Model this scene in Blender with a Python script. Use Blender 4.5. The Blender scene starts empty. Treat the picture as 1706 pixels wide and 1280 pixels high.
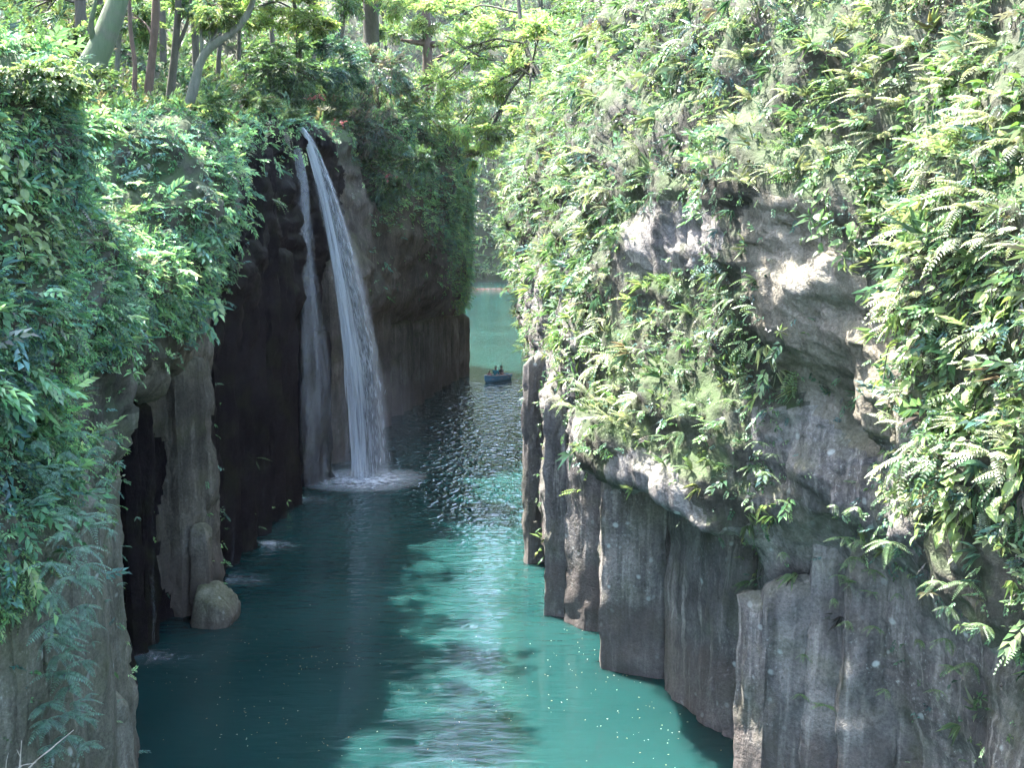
import bpy, bmesh, math
import numpy as np
from mathutils import Vector, Matrix, Quaternion

# ------------------------------------------------------------------ camera, sky, sun, exposure
SC = bpy.context.scene
COL = SC.collection
F, CX, CY = 1829.0, 853.0, 640.0            # photograph: focal length and centre in pixels
TH = math.atan(255.0 / F)                   # camera looks slightly down
CAMZ = 12.0
cam_d = bpy.data.cameras.new('camera')
cam_d.sensor_width = 36.0
cam_d.lens = 36.0 * F / 1706.0
cam_d.clip_start = 0.1
cam_d.clip_end = 3000.0
cam = bpy.data.objects.new('camera', cam_d)
COL.objects.link(cam)
cam.location = (0, 0, CAMZ)
cam.rotation_euler = (math.pi / 2 - TH, 0, 0)
SC.camera = cam

SUN_EL, SUN_AZ = math.radians(63.0), math.radians(-50.0)     # azimuth from +Y towards +X
SDIR = Vector((math.sin(SUN_AZ) * math.cos(SUN_EL), math.cos(SUN_AZ) * math.cos(SUN_EL), math.sin(SUN_EL)))
world = bpy.data.worlds.new('World')
SC.world = world
world.use_nodes = True
wn = world.node_tree
bg = wn.nodes['Background']
sky = wn.nodes.new('ShaderNodeTexSky')
sky.sky_type = 'NISHITA'
sky.sun_disc = False
sky.sun_elevation = SUN_EL
sky.sun_rotation = SUN_AZ
sky.air_density = 1.0
sky.dust_density = 2.0
sky.ozone_density = 1.0
wn.links.new(sky.outputs[0], bg.inputs[0])
bg.inputs[1].default_value = 0.15
sun_d = bpy.data.lights.new('sun', 'SUN')
sun_d.energy = 4.4
sun_d.angle = math.radians(0.53)
sun_d.color = (1.0, 0.97, 0.92)
sun = bpy.data.objects.new('sun', sun_d)
COL.objects.link(sun)
sun.rotation_euler = SDIR.to_track_quat('Z', 'Y').to_euler()
SC.view_settings.view_transform = 'Standard'
SC.view_settings.look = 'None'
SC.view_settings.gamma = 1.0
SC.view_settings.use_curve_mapping = False
SC.view_settings.exposure = 3.2
SC.render.engine = 'CYCLES'
SC.cycles.use_denoising = True
SC.cycles.use_adaptive_sampling = True
SC.cycles.adaptive_threshold = 0.03
SC.cycles.max_bounces = 4
SC.cycles.diffuse_bounces = 2
SC.cycles.glossy_bounces = 2
SC.cycles.transmission_bounces = 4
SC.cycles.transparent_max_bounces = 16
SC.cycles.volume_bounces = 0
SC.cycles.sample_clamp_indirect = 4.0
SC.cycles.caustics_reflective = False
SC.cycles.caustics_refractive = False

# ------------------------------------------------------------------ helpers
RNG = np.random.default_rng(7)
CT, ST = math.cos(TH), math.sin(TH)


def P(px, py, d):
    """point at photograph pixel (px, py) that stands d metres ahead of the camera"""
    xc, yc = (px - CX) / F, (CY - py) / F
    dy = CT + yc * ST
    dz = -ST + yc * CT
    t = d / dy
    return np.array((xc * t, d, CAMZ + dz * t))


def W(px, py):
    """point on the water under photograph pixel (px, py)"""
    xc, yc = (px - CX) / F, (CY - py) / F
    dz = -ST + yc * CT
    t = -CAMZ / dz
    return np.array((xc * t, (CT + yc * ST) * t, 0.0))


def B(px, d, z=-1.5):
    """point at distance d and height z whose foot at the water shows at pixel column px"""
    zc = d * CT + CAMZ * ST
    return np.array(((px - CX) / F * zc, d, z))


def proj(p):
    p = np.asarray(p)
    yy, zz = p[..., 1], p[..., 2] - CAMZ
    depth = yy * CT - zz * ST
    v = yy * ST + zz * CT
    depth = np.maximum(depth, 0.05)
    return CX + F * p[..., 0] / depth, CY - F * v / depth


def _hash(i, j, k, seed):
    h = (i.astype(np.uint64) * np.uint64(73856093)) ^ (j.astype(np.uint64) * np.uint64(19349663)) ^ (k.astype(np.uint64) * np.uint64(83492791)) ^ np.uint64(seed * 2654435761 % (1 << 32))
    h = (h ^ (h >> np.uint64(13))) * np.uint64(1274126177)
    h = h & np.uint64(0xffffffff)
    h = (h ^ (h >> np.uint64(16))) * np.uint64(2246822519) & np.uint64(0xffffffff)
    h = h ^ (h >> np.uint64(15))
    return (h & np.uint64(0xffff)).astype(np.float64) / 65535.0


def vnoise(p, seed=1):
    p = np.asarray(p, dtype=np.float64) + 1000.0
    i = np.floor(p)
    f = p - i
    u = f * f * f * (f * (f * 6 - 15) + 10)
    i = i.astype(np.int64)
    r = 0
    for a in (0, 1):
        wx = u[..., 0] if a else 1 - u[..., 0]
        for b in (0, 1):
            wy = u[..., 1] if b else 1 - u[..., 1]
            for c in (0, 1):
                wz = u[..., 2] if c else 1 - u[..., 2]
                r = r + wx * wy * wz * _hash(i[..., 0] + a, i[..., 1] + b, i[..., 2] + c, seed)
    return r * 2 - 1


def fbm(p, seed=1, octv=4, gain=0.5, lac=2.05):
    s, a, q = 0, 1.0, np.asarray(p, dtype=np.float64)
    for o in range(octv):
        s = s + a * vnoise(q, seed + o * 17)
        q = q * lac
        a *= gain
    return s


def nrm(v):
    return v / np.maximum(np.linalg.norm(v, axis=-1, keepdims=True), 1e-9)


def mesh(name, V, Fc, smooth=True, col=None):
    V = np.ascontiguousarray(V, dtype=np.float32)
    me = bpy.data.meshes.new(name)
    if isinstance(Fc, np.ndarray):
        Fc = np.ascontiguousarray(Fc, dtype=np.int32)
        n, k = Fc.shape
        me.vertices.add(len(V))
        me.vertices.foreach_set('co', V.ravel())
        me.loops.add(n * k)
        me.loops.foreach_set('vertex_index', Fc.ravel())
        me.polygons.add(n)
        me.polygons.foreach_set('loop_start', np.arange(0, n * k, k, dtype=np.int32))
        me.update(calc_edges=True)
    else:
        me.from_pydata([tuple(v) for v in V.tolist()], [], Fc)
        me.update()
    me.polygons.foreach_set('use_smooth', np.full(len(me.polygons), smooth))
    if col is not None:
        a = me.color_attributes.new('Col', 'FLOAT_COLOR', 'POINT')
        c = np.ones((len(V), 4), dtype=np.float32)
        c[:, :3] = col
        a.data.foreach_set('color', c.ravel())
    return me


def obj(name, me, mat=None, parent=None, loc=None):
    o = bpy.data.objects.new(name, me)
    COL.objects.link(o)
    if mat is not None and me is not None and len(me.materials) == 0:
        me.materials.append(mat)
    if parent is not None:
        o.parent = parent
    if loc is not None:
        o.location = loc
    return o


def tag(o, label, cat, group=None):
    o['label'] = label
    o['category'] = cat
    if group:
        o['group'] = group
    return o


def empty(name, loc, label, cat, group=None):
    o = bpy.data.objects.new(name, None)
    o.empty_display_size = 0.3
    COL.objects.link(o)
    o.location = loc
    return tag(o, label, cat, group)


def tube(path, rad, n=8, cap=True, seed=0, rough=0.0):
    """tapered tube along a path: vertices and quads"""
    path = np.asarray(path, dtype=float)
    rad = np.broadcast_to(np.asarray(rad, dtype=float), (len(path),))
    tan = nrm(np.gradient(path, axis=0))
    ref = np.array((0.31, 0.9, 0.29))
    a = nrm(np.cross(tan, ref))
    b = np.cross(tan, a)
    ang = np.linspace(0, 2 * math.pi, n, endpoint=False)
    ring = np.cos(ang)[None, :, None] * a[:, None] + np.sin(ang)[None, :, None] * b[:, None]
    V = path[:, None] + ring * rad[:, None, None]
    if rough:
        V = V + ring * (rough * rad[:, None] * fbm(V / (rad.max() * 3), 5 + seed, 3))[..., None]
    m = len(path)
    i = np.arange(m - 1)[:, None] * n
    j = np.arange(n)[None, :]
    k = (j + 1) % n
    Fq = np.stack((i + j, i + k, i + n + k, i + n + j), -1).reshape(-1, 4)
    V = V.reshape(-1, 3)
    if cap:
        V = np.vstack((V, path[:1], path[-1:]))
        c0, c1 = len(V) - 2, len(V) - 1
        f0 = np.stack((np.full(n, c0), k[0], j[0], np.full(n, c0)), -1)
        f1 = np.stack((np.full(n, c1), (m - 1) * n + j[0], (m - 1) * n + k[0], np.full(n, c1)), -1)
        # triangles kept as quads would be degenerate: use the triangle split below instead
        T = np.vstack((Fq[:, [0, 1, 2]], Fq[:, [0, 2, 3]], f0[:, :3], f1[:, :3]))
        return V, T
    return V, np.vstack((Fq[:, [0, 1, 2]], Fq[:, [0, 2, 3]]))


def join(parts):
    Vs, Fs, o = [], [], 0
    for V, T in parts:
        Vs.append(V)
        Fs.append(T + o)
        o += len(V)
    return np.vstack(Vs), np.vstack(Fs)


def resample(pts, n):
    pts = np.asarray(pts, dtype=float)
    s = np.concatenate(([0], np.cumsum(np.linalg.norm(np.diff(pts, axis=0), axis=1))))
    t = np.linspace(0, s[-1], n)
    q = np.stack([np.interp(t, s, pts[:, k]) for k in range(pts.shape[1])], 1)
    for _ in range(max(1, n // 12)):
        q[1:-1] = 0.25 * q[:-2] + 0.5 * q[1:-1] + 0.25 * q[2:]
    return q


# ------------------------------------------------------------------ materials
class NT:
    def __init__(self, name):
        self.m = bpy.data.materials.new(name)
        self.m.use_nodes = True
        self.t = self.m.node_tree
        self.t.nodes.clear()
        self.out = self.t.nodes.new('ShaderNodeOutputMaterial')

    def n(self, kind, **kw):
        nd = self.t.nodes.new('ShaderNode' + kind)
        for k, v in kw.items():
            if k.startswith('_'):
                setattr(nd, k[1:], v)
            else:
                self.set(nd, k.replace('__', ' '), v)
        return nd

    def set(self, nd, k, v):
        s = nd.inputs[int(k[1:])] if k[0] == 'i' and k[1:].isdigit() else nd.inputs[k]
        if isinstance(v, bpy.types.NodeSocket):
            self.t.links.new(v, s)
        else:
            s.default_value = v

    def ramp(self, fac, stops):
        r = self.n('ValToRGB')
        e = r.color_ramp.elements
        while len(e) > 1:
            e.remove(e[-1])
        for i, (p, c) in enumerate(stops):
            if not isinstance(c, tuple):
                c = (c, c, c)
            el = e[0] if i == 0 else e.new(p)
            el.position = p
            el.color = (c[0], c[1], c[2], 1)
        self.t.links.new(fac, r.inputs[0])
        return r.outputs[0]

    def mix(self, fac, a, b, mode='MIX'):
        r = self.n('MixRGB', _blend_type=mode)
        self.set(r, 'Fac', fac)
        for k, v in (('Color1', a), ('Color2', b)):
            if isinstance(v, tuple):
                v = (v[0], v[1], v[2], 1)
            self.set(r, k, v)
        return r.outputs[0]

    def math(self, op, a, b=0.0, clamp=False):
        r = self.n('Math', _operation=op, _use_clamp=clamp)
        self.set(r, 'i0', a)
        self.set(r, 'i1', b)
        return r.outputs[0]

    def noise(self, vec, scale, detail=4.0, rough=0.55, dist=0.0):
        r = self.n('TexNoise', Vector=vec, Scale=scale, Detail=detail, Roughness=rough, Distortion=dist)
        return r.outputs['Fac']

    def coords(self, scale=(1, 1, 1), world=True):
        g = self.n('NewGeometry') if world else self.n('TexCoord')
        src = g.outputs['Position'] if world else g.outputs['Object']
        mp = self.n('Mapping', Vector=src, Scale=scale)
        return mp.outputs[0]


def rock_mat(name, c_dark, c_mid, c_light, lichen=0.5, moss=0.3, stain=0.5, wet=0.0, tide=0.0, rough=0.85, bump=0.6, mosscol=(0.07, 0.085, 0.02)):
    n = NT(name)
    p = n.coords()
    big = n.noise(p, 0.45, 3, 0.6)
    c = n.ramp(big, [(0.3, c_dark), (0.52, c_mid), (0.75, c_light)])
    streak = n.noise(n.coords((1.6, 1.6, 0.16)), 1.6, 3, 0.65)
    sf = n.ramp(streak, [(0.42, 0.0), (0.68, 1.0)])
    c = n.mix(n.math('MULTIPLY', sf, stain), c, tuple(x * 0.33 for x in c_mid), 'MIX')
    streak2 = n.noise(n.coords((2.2, 2.2, 0.12)), 2.3, 2, 0.6)
    c = n.mix(n.math('MULTIPLY', n.ramp(streak2, [(0.55, 0.0), (0.72, 1.0)]), 0.45 * stain), c, tuple(min(1, x * 1.5) for x in c_light))
    fine = n.noise(p, 13.0, 4, 0.8)
    c = n.mix(0.9, c, n.ramp(fine, [(0.3, 0.45), (0.5, 0.97), (0.7, 1.4)]), 'MULTIPLY')
    if lichen > 0:
        vo = n.n('TexVoronoi', Vector=n.mix(0.12, p, n.n('TexNoise', Vector=p, Scale=2.5, Detail=1.0).outputs['Color']), Scale=2.6)
        spot = n.ramp(vo.outputs['Distance'], [(0.10, 1.0), (0.19, 0.0)])
        gate = n.ramp(n.noise(p, 0.55, 1), [(0.45, 0.0), (0.6, 1.0)])
        spot2 = n.ramp(fine, [(0.6, 0.0), (0.66, 1.0)])
        lf = n.math('MULTIPLY', n.math('MAXIMUM', spot, n.math('MULTIPLY', spot2, 0.6)), n.math('MULTIPLY', gate, lichen))
        c = n.mix(lf, c, (0.42, 0.45, 0.42))
    if moss > 0:
        g = n.n('NewGeometry')
        sx = n.n('SeparateXYZ', Vector=g.outputs['Normal'])
        up = n.ramp(sx.outputs['Z'], [(0.05, 0.0), (0.6, 1.0)])
        mn = n.ramp(n.noise(p, 0.8, 3, 0.65), [(0.5, 0.0), (0.66, 1.0)])
        mf = n.math('MULTIPLY', n.math('ADD', n.math('MULTIPLY', up, 0.7), n.math('MULTIPLY', mn, 0.6), True), moss, True)
        c = n.mix(mf, c, mosscol)
    if tide > 0:
        g = n.n('NewGeometry')
        sx = n.n('SeparateXYZ', Vector=g.outputs['Position'])
        zz = n.math('ADD', sx.outputs['Z'], n.math('MULTIPLY', n.math('SUBTRACT', n.noise(p, 0.9, 3, 0.6), 0.5), 2.4))
        tf = n.ramp(n.math('MULTIPLY', zz, 0.2), [(tide * 0.2 - 0.08, 1.0), (tide * 0.2 + 0.08, 0.0)])
        c = n.mix(n.math('MULTIPLY', tf, 0.6), c, (0.085, 0.066, 0.058))
    bs = n.n('BsdfPrincipled', Roughness=rough)
    n.set(bs, 'Base Color', c)
    bs.inputs['Specular IOR Level'].default_value = 0.25 - 0.25 * wet
    b1 = n.n('Bump', Strength=bump, Distance=0.14, Height=n.math('ADD', n.noise(p, 3.6, 5, 0.72), n.math('MULTIPLY', n.ramp(n.n('TexVoronoi', _feature='DISTANCE_TO_EDGE', Vector=n.coords((1, 1, .55)), Scale=1.5).outputs['Distance'], [(0.0, 0.0), (0.035, 1.0)]), 0.08)))
    n.set(bs, 'Normal', b1.outputs[0])
    n.t.links.new(bs.outputs[0], n.out.inputs[0])
    return n.m


def leaf_mat(name, trans=0.35, rough=0.42, spec=0.5):
    n = NT(name)
    a = n.n('Attribute', _attribute_name='Col')
    c = a.outputs['Color']
    bs = n.n('BsdfPrincipled', Roughness=rough)
    bs.inputs['Specular IOR Level'].default_value = spec
    n.set(bs, 'Base Color', c)
    tr = n.n('BsdfTranslucent', Color=n.mix(1.0, c, (1.35, 1.35, 0.85), 'MULTIPLY'))
    mx = n.n('MixShader', Fac=trans)
    n.t.links.new(bs.outputs[0], mx.inputs[1])
    n.t.links.new(tr.outputs[0], mx.inputs[2])
    n.t.links.new(mx.outputs[0], n.out.inputs[0])
    return n.m


def plain_mat(name, c, rough=0.6, metal=0.0, var=0.25, scale=6.0):
    n = NT(name)
    p = n.coords(world=False)
    cc = n.mix(1.0, tuple(c), n.ramp(n.noise(p, scale, 4), [(0.3, 1 - var), (0.7, 1 + var)]), 'MULTIPLY')
    bs = n.n('BsdfPrincipled', Roughness=rough, Metallic=metal)
    n.set(bs, 'Base Color', cc)
    n.t.links.new(bs.outputs[0], n.out.inputs[0])
    return n.m


def bark_mat(name, c1, c2, moss=0.0):
    n = NT(name)
    p = n.coords((1, 1, 0.25))
    c = n.ramp(n.noise(p, 9.0, 6, 0.7), [(0.3, c1), (0.7, c2)])
    if moss:
        mf = n.ramp(n.noise(n.coords(), 1.4, 5, 0.65), [(0.3, 0.1), (0.52, 1.0)])
        c = n.mix(n.math('MULTIPLY', mf, moss), c, (0.07, 0.115, 0.05))
    bs = n.n('BsdfPrincipled', Roughness=0.9)
    n.set(bs, 'Base Color', c)
    b = n.n('Bump', Strength=0.7, Distance=0.04, Height=n.noise(p, 14.0, 6, 0.7))
    n.set(bs, 'Normal', b.outputs[0])
    n.t.links.new(bs.outputs[0], n.out.inputs[0])
    return n.m


M = {}
M['rock_right'] = rock_mat('rock_right', (0.07, 0.062, 0.058), (0.175, 0.160, 0.150), (0.33, 0.30, 0.265), lichen=0.85, moss=0.4, stain=0.9, tide=1.9)
M['rock_near_left'] = rock_mat('rock_near_left', (0.07, 0.07, 0.052), (0.155, 0.15, 0.115), (0.27, 0.26, 0.22), lichen=0.9, moss=0.5, stain=0.55, tide=0.5)
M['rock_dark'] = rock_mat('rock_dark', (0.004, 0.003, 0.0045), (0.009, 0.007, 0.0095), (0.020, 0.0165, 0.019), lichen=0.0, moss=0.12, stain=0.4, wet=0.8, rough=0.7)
M['rock_brown'] = rock_mat('rock_brown', (0.05, 0.042, 0.038), (0.11, 0.092, 0.078), (0.19, 0.165, 0.14), lichen=0.15, moss=0.35, stain=0.8, tide=0.9)
M['rock_pillar'] = rock_mat('rock_pillar', (0.055, 0.05, 0.042), (0.115, 0.102, 0.082), (0.20, 0.18, 0.15), lichen=0.15, moss=0.35, stain=0.8, tide=1.6)
M['rock_buttress'] = rock_mat('rock_buttress', (0.11, 0.095, 0.07), (0.19, 0.165, 0.125), (0.27, 0.24, 0.195), lichen=0.1, moss=0.25, stain=0.5)
M['rock_mossy'] = rock_mat('rock_mossy', (0.03, 0.028, 0.022), (0.07, 0.065, 0.05), (0.14, 0.13, 0.11), lichen=0.15, moss=0.95, stain=0.5, mosscol=(0.05, 0.078, 0.028))
M['leaf'] = leaf_mat('leaf')
M['leaf_pale'] = leaf_mat('leaf_pale', 0.4, 0.35, 0.6)
M['leaf_canopy'] = leaf_mat('leaf_canopy', 0.58, 0.5, 0.4)
M['bark_moss'] = bark_mat('bark_moss', (0.05, 0.045, 0.035), (0.14, 0.13, 0.10), 0.7)
M['bark'] = bark_mat('bark', (0.035, 0.028, 0.022), (0.10, 0.08, 0.065), 0.15)
M['bark_grey'] = bark_mat('bark_grey', (0.08, 0.075, 0.065), (0.2, 0.19, 0.165), 0.3)
M['bark_red'] = bark_mat('bark_red', (0.06, 0.035, 0.028), (0.15, 0.09, 0.07), 0.1)


def soil_mat():
    n = NT('soil')
    p = n.coords()
    c = n.ramp(n.noise(p, 1.2, 6, 0.65), [(0.3, (0.03, 0.024, 0.016)), (0.5, (0.05, 0.05, 0.022)), (0.7, (0.045, 0.075, 0.02))])
    bs = n.n('BsdfPrincipled', Roughness=0.95)
    n.set(bs, 'Base Color', c)
    b = n.n('Bump', Strength=0.8, Distance=0.15, Height=n.noise(p, 4.0, 6, 0.7))
    n.set(bs, 'Normal', b.outputs[0])
    n.t.links.new(bs.outputs[0], n.out.inputs[0])
    return n.m


M['soil'] = soil_mat()
FALL = W(612, 800)


def water_mat():
    n = NT('water')
    g = n.n('NewGeometry')
    pos = g.outputs['Position']
    # milky mineral water: a diffuse body under a clear rippled surface
    c = n.ramp(n.noise(pos, 0.12, 3, 0.5, 0.6), [(0.3, (0.0045, 0.022, 0.022)), (0.7, (0.010, 0.041, 0.038))])
    bs = n.n('BsdfPrincipled', Roughness=0.045, IOR=1.33)
    bs.inputs['Subsurface Weight'].default_value = 1.0
    bs.inputs['Subsurface Radius'].default_value = (0.25, 0.9, 0.9)
    bs.inputs['Subsurface Scale'].default_value = 3.0
    n.set(bs, 'Base Color', c)
    # the churned water round the foot of the fall
    sy = n.n('SeparateXYZ', Vector=pos)
    near = n.ramp(n.math('MULTIPLY', sy.outputs['Y'], 0.01), [(0.26, 0.09), (0.36, 0.18), (0.46, 0.36), (0.56, 0.5), (0.8, 0.45), (0.98, 0.12)])
    chop = n.noise(n.n('Mapping', Vector=pos, Scale=(1.7, 1.1, 1.0)).outputs[0], 1.5, 2, 0.5, 0.5)
    calm = n.noise(n.n('Mapping', Vector=pos, Scale=(0.55, 1.9, 1.0)).outputs[0], 1.5, 3, 0.5, 0.4)
    far = n.ramp(n.math('MULTIPLY', sy.outputs['Y'], 0.01), [(0.36, 0.0), (0.50, 1.0)])
    h = n.math('ADD', n.math('MULTIPLY', chop, far), n.math('MULTIPLY', calm, n.math('SUBTRACT', 1.0, far)))
    b = n.n('Bump', Distance=0.30, Height=h)
    n.set(b, 'Strength', n.math('MULTIPLY', near, 1.0))
    n.set(bs, 'Normal', b.outputs[0])
    n.t.links.new(bs.outputs[0], n.out.inputs[0])
    return n.m


M['water'] = water_mat()

# ------------------------------------------------------------------ the cliffs
def net_surface(stations, vs, step_near=0.165):
    """stations: list of lists of points (bottom to top); returns a dense grid of points, normals and the row coordinate"""
    C = np.array(stations, dtype=float)
    S, R, _ = C.shape
    rows = [C[0:1]]
    for a in range(S - 1):
        L = np.linalg.norm(C[a + 1, :5] - C[a, :5], axis=1).max()
        d = 0.5 * (C[a, 2, 1] + C[a + 1, 2, 1])
        st = step_near if d < 35 else (0.26 if d < 62 else 0.42)
        if d < 12 or d > 100:
            st = 0.9
        k = max(2, int(math.ceil(L / st)))
        t = (np.arange(1, k + 1) / k)[:, None, None]
        rows.append(C[a] * (1 - t) + C[a + 1] * t)
    G = np.concatenate(rows)                      # dense along, R rows
    for _ in range(5):
        G[1:-1] = 0.25 * G[:-2] + 0.5 * G[1:-1] + 0.25 * G[2:]
    cols, vv = [G[:, 0:1]], [np.zeros(1)]
    for r in range(R - 1):
        k = vs[r]
        t = (np.arange(1, k + 1) / k)
        cols.append(G[:, r:r + 1] * (1 - t)[None, :, None] + G[:, r + 1:r + 2] * t[None, :, None])
        vv.append(r + t)
    G = np.concatenate(cols, axis=1)
    v = np.concatenate(vv)
    for _ in range(8):
        G[:, 1:-1] = 0.25 * G[:, :-2] + 0.5 * G[:, 1:-1] + 0.25 * G[:, 2:]
    return G, v


def grid_normals(G, flip):
    du = np.gradient(G, axis=0)
    dv = np.gradient(G, axis=1)
    n = nrm(np.cross(du, dv))
    return -n if flip else n


def grid_faces(a, b):
    i = np.arange(a - 1)[:, None] * b
    j = np.arange(b - 1)[None, :]
    return np.stack((i + j, i + b + j, i + b + j + 1, i + j + 1), -1).reshape(-1, 4)


def roughen(G, N, v, seed, lip, flutes=0.0):
    s = np.concatenate(([0], np.cumsum(np.linalg.norm(np.diff(G[:, 2], axis=0), axis=1))))
    big = fbm(G * 0.22, seed, 3) * 0.45
    q = G * np.array((0.9, 0.9, 0.45))
    mid = fbm(q, seed + 3, 4) * 0.13
    ridg = (1 - np.abs(fbm(G * np.array((1.3, 1.3, 0.5)), seed + 9, 3))) * 0.12
    # blocky steps: rounding of a noise level gives broken ledges
    stp = np.round(fbm(G * np.array((0.5, 0.5, 1.1)), seed + 21, 2) * 3) / 3 * 0.22
    up = np.clip((v - lip + 0.4) / 0.8, 0, 1)[None, :]
    D = big * (0.35 + 0.65 * up) + mid * (0.5 + 0.5 * up) + ridg + stp * (0.4 + 0.6 * up)
    # jointed blocks: piecewise steps of a warped lattice
    wq = G + 0.35 * np.stack([fbm(G * 0.8, seed + 50 + k, 2) for k in range(3)], -1)
    for fr, am in ((np.array((1.0, 1.0, .6)), .20), (np.array((2.3, 2.3, 1.5)), .09)):
        ii = np.floor(wq * fr + 500).astype(np.int64)
        D = D + am * (_hash(ii[..., 0], ii[..., 1], ii[..., 2], seed + 7) - .5) * (0.45 + 0.55 * up)
    D = D + 0.03 * fbm(G * 5, seed + 31, 2)
    return G + N * D[..., None]


# left side, near to far; rows: under water, low, below the overhang, lip, bulge, brow, bank, hill
def hillrow(p, dx, dz, dy=2.0):
    return (p[0] + dx, p[1] + dy, p[2] + dz)


LS = []


def lst(base, r1, r2, r3, r4, r5, bank=(-4, 1.2), hill=(-45, 26)):
    r6 = hillrow(r5, bank[0], bank[1])
    r7 = hillrow(r5, hill[0], hill[1], 8)
    b = np.array(base)
    LS.append([b, r1 if r1 is not None else b + np.array((0, 0, 4.0)), r2, r3, r4, r5, r6, r7])


def z(b, zz, dx=0.0, dy=0.0):
    return np.array((b[0] + dx, b[1] + dy, zz))


def wb(px, py):
    q = W(px, py)
    q[2] = -1.5
    return q


b = np.array((-8.6, 4.0, -1.5)); lst(b, z(b, 3), z(b, 6), z(b, 8), z(b, 11, -0.3), z(b, 14.5, -1.0))
b = np.array((-8.0, 10.0, -1.5)); lst(b, z(b, 3), z(b, 6), z(b, 8, .2), z(b, 11, 0.1), z(b, 14.2, -0.8))
b = np.array((-7.9, 14.0, -1.5)); lst(b, z(b, 3), z(b, 6), z(b, 8, .35), z(b, 10.5, 0.3), z(b, 14.0, -0.4))
b = np.array((-7.9, 17.5, -1.5)); lst(b, z(b, 2.5), z(b, 5.5, .1), z(b, 7.6, .5), z(b, 10.2, 0.7), P(75, 110, 18.5))
b = np.array((-7.8, 20.5, -1.5)); lst(b, z(b, 2.5), z(b, 5.8, .05), P(190, 720, 20.5), P(165, 520, 20.5), P(80, 250, 21.5))
b = np.array((-8.0, 23.3, -1.5)); lst(b, z(b, 2.5), z(b, 7.4, -0.1), P(205, 665, 23.5), P(190, 500, 24), P(120, 235, 25.5))
b = np.array((-11.6, 25.2, -1.5)); lst(b, z(b, 3), z(b, 7.8, .2), P(222, 668, 25.2), P(260, 470, 25.8), P(190, 225, 28))
b = np.array((-11.9, 30.5, -1.5)); lst(b, z(b, 3), z(b, 8.2), P(285, 625, 28.4), P(335, 440, 28.4), P(280, 215, 31))
b = np.array((-10.6, 33.2, -1.5)); lst(b, z(b, 3), P(290, 640, 33), P(345, 575, 31.4), P(388, 410, 31.2), P(350, 215, 34))
b = np.array((-9.5, 34.6, -1.5)); lst(b, z(b, 3), P(348, 600, 34.4), P(372, 500, 33.8), P(398, 380, 34), P(392, 222, 37))
b = np.array((-10.2, 37.8, -1.5)); lst(b, z(b, 3), P(378, 640, 38.5), P(392, 500, 38.5), P(396, 360, 39), P(402, 218, 41))
b = wb(440, 907); lst(b, z(b, 3.5, -.2), P(435, 650, 43), P(440, 500, 43.5), P(440, 360, 44), P(440, 216, 45.5))
b = wb(480, 862); lst(b, z(b, 3.5, -.1), P(480, 640, 46.8), P(475, 480, 47.3), P(470, 360, 47.8), P(475, 216, 48.8))
b = wb(503, 838); lst(b, z(b, 3.5), P(505, 640, 49.4), P(500, 480, 50), P(490, 350, 50.2), P(490, 221, 50.8))
b = np.array((-9.9, 52.5, -1.5)); lst(b, z(b, 4, -.1), P(510, 620, 53), P(512, 480, 53.2), P(508, 350, 53), P(512, 219, 53.0))
b = np.array((-9.2, 56.5, -1.5)); lst(b, z(b, 4), P(560, 600, 57.5), P(562, 470, 57.5), P(556, 340, 57), P(550, 235, 57))
b = np.array((-8.9, 63.0, -1.5)); lst(b, z(b, 3), P(605, 600, 63), P(622, 500, 61.5), P(618, 380, 61.5), P(600, 215, 64))
b = wb(655, 703); lst(b, z(b, 2.5), P(645, 570, 69.5), P(655, 500, 67), P(675, 390, 67.5), P(680, 190, 71))
b = wb(676, 688); lst(b, z(b, 2.5), P(668, 560, 73), P(690, 500, 71), P(710, 400, 71.5), P(712, 195, 76))
b = wb(722, 660); lst(b, z(b, 2.5), P(715, 545, 79), P(735, 490, 77.5), P(745, 400, 78), P(745, 205, 82))
b = wb(765, 632); lst(b, z(b, 2.5), P(765, 535, 87), P(762, 490, 87), P(768, 400, 87), P(772, 235, 90))
b = wb(781, 624); lst(b, z(b, 2.5), P(778, 530, 91.5), P(772, 485, 91.5), P(778, 390, 92), P(785, 245, 94))
b = np.array((-4.6, 97.0, -1.5)); lst(b, z(b, 2.5), z(b, 5), z(b, 7), z(b, 11), z(b, 18, -1))
b = np.array((-13., 106.0, -1.5)); lst(b, z(b, 2.5), z(b, 5), z(b, 7), z(b, 11), z(b, 18, -1))
b = np.array((-19., 150.0, -1.5)); lst(b, z(b, 2.5), z(b, 5), z(b, 7), z(b, 11), z(b, 20, -3))
b = np.array((-40., 230.0, -1.5)); lst(b, z(b, 2.5), z(b, 5), z(b, 7), z(b, 11), z(b, 22, -5))
b = np.array((-70., 300.0, -1.5)); lst(b, z(b, 2.5), z(b, 5), z(b, 7), z(b, 11), z(b, 22, -5))

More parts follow.
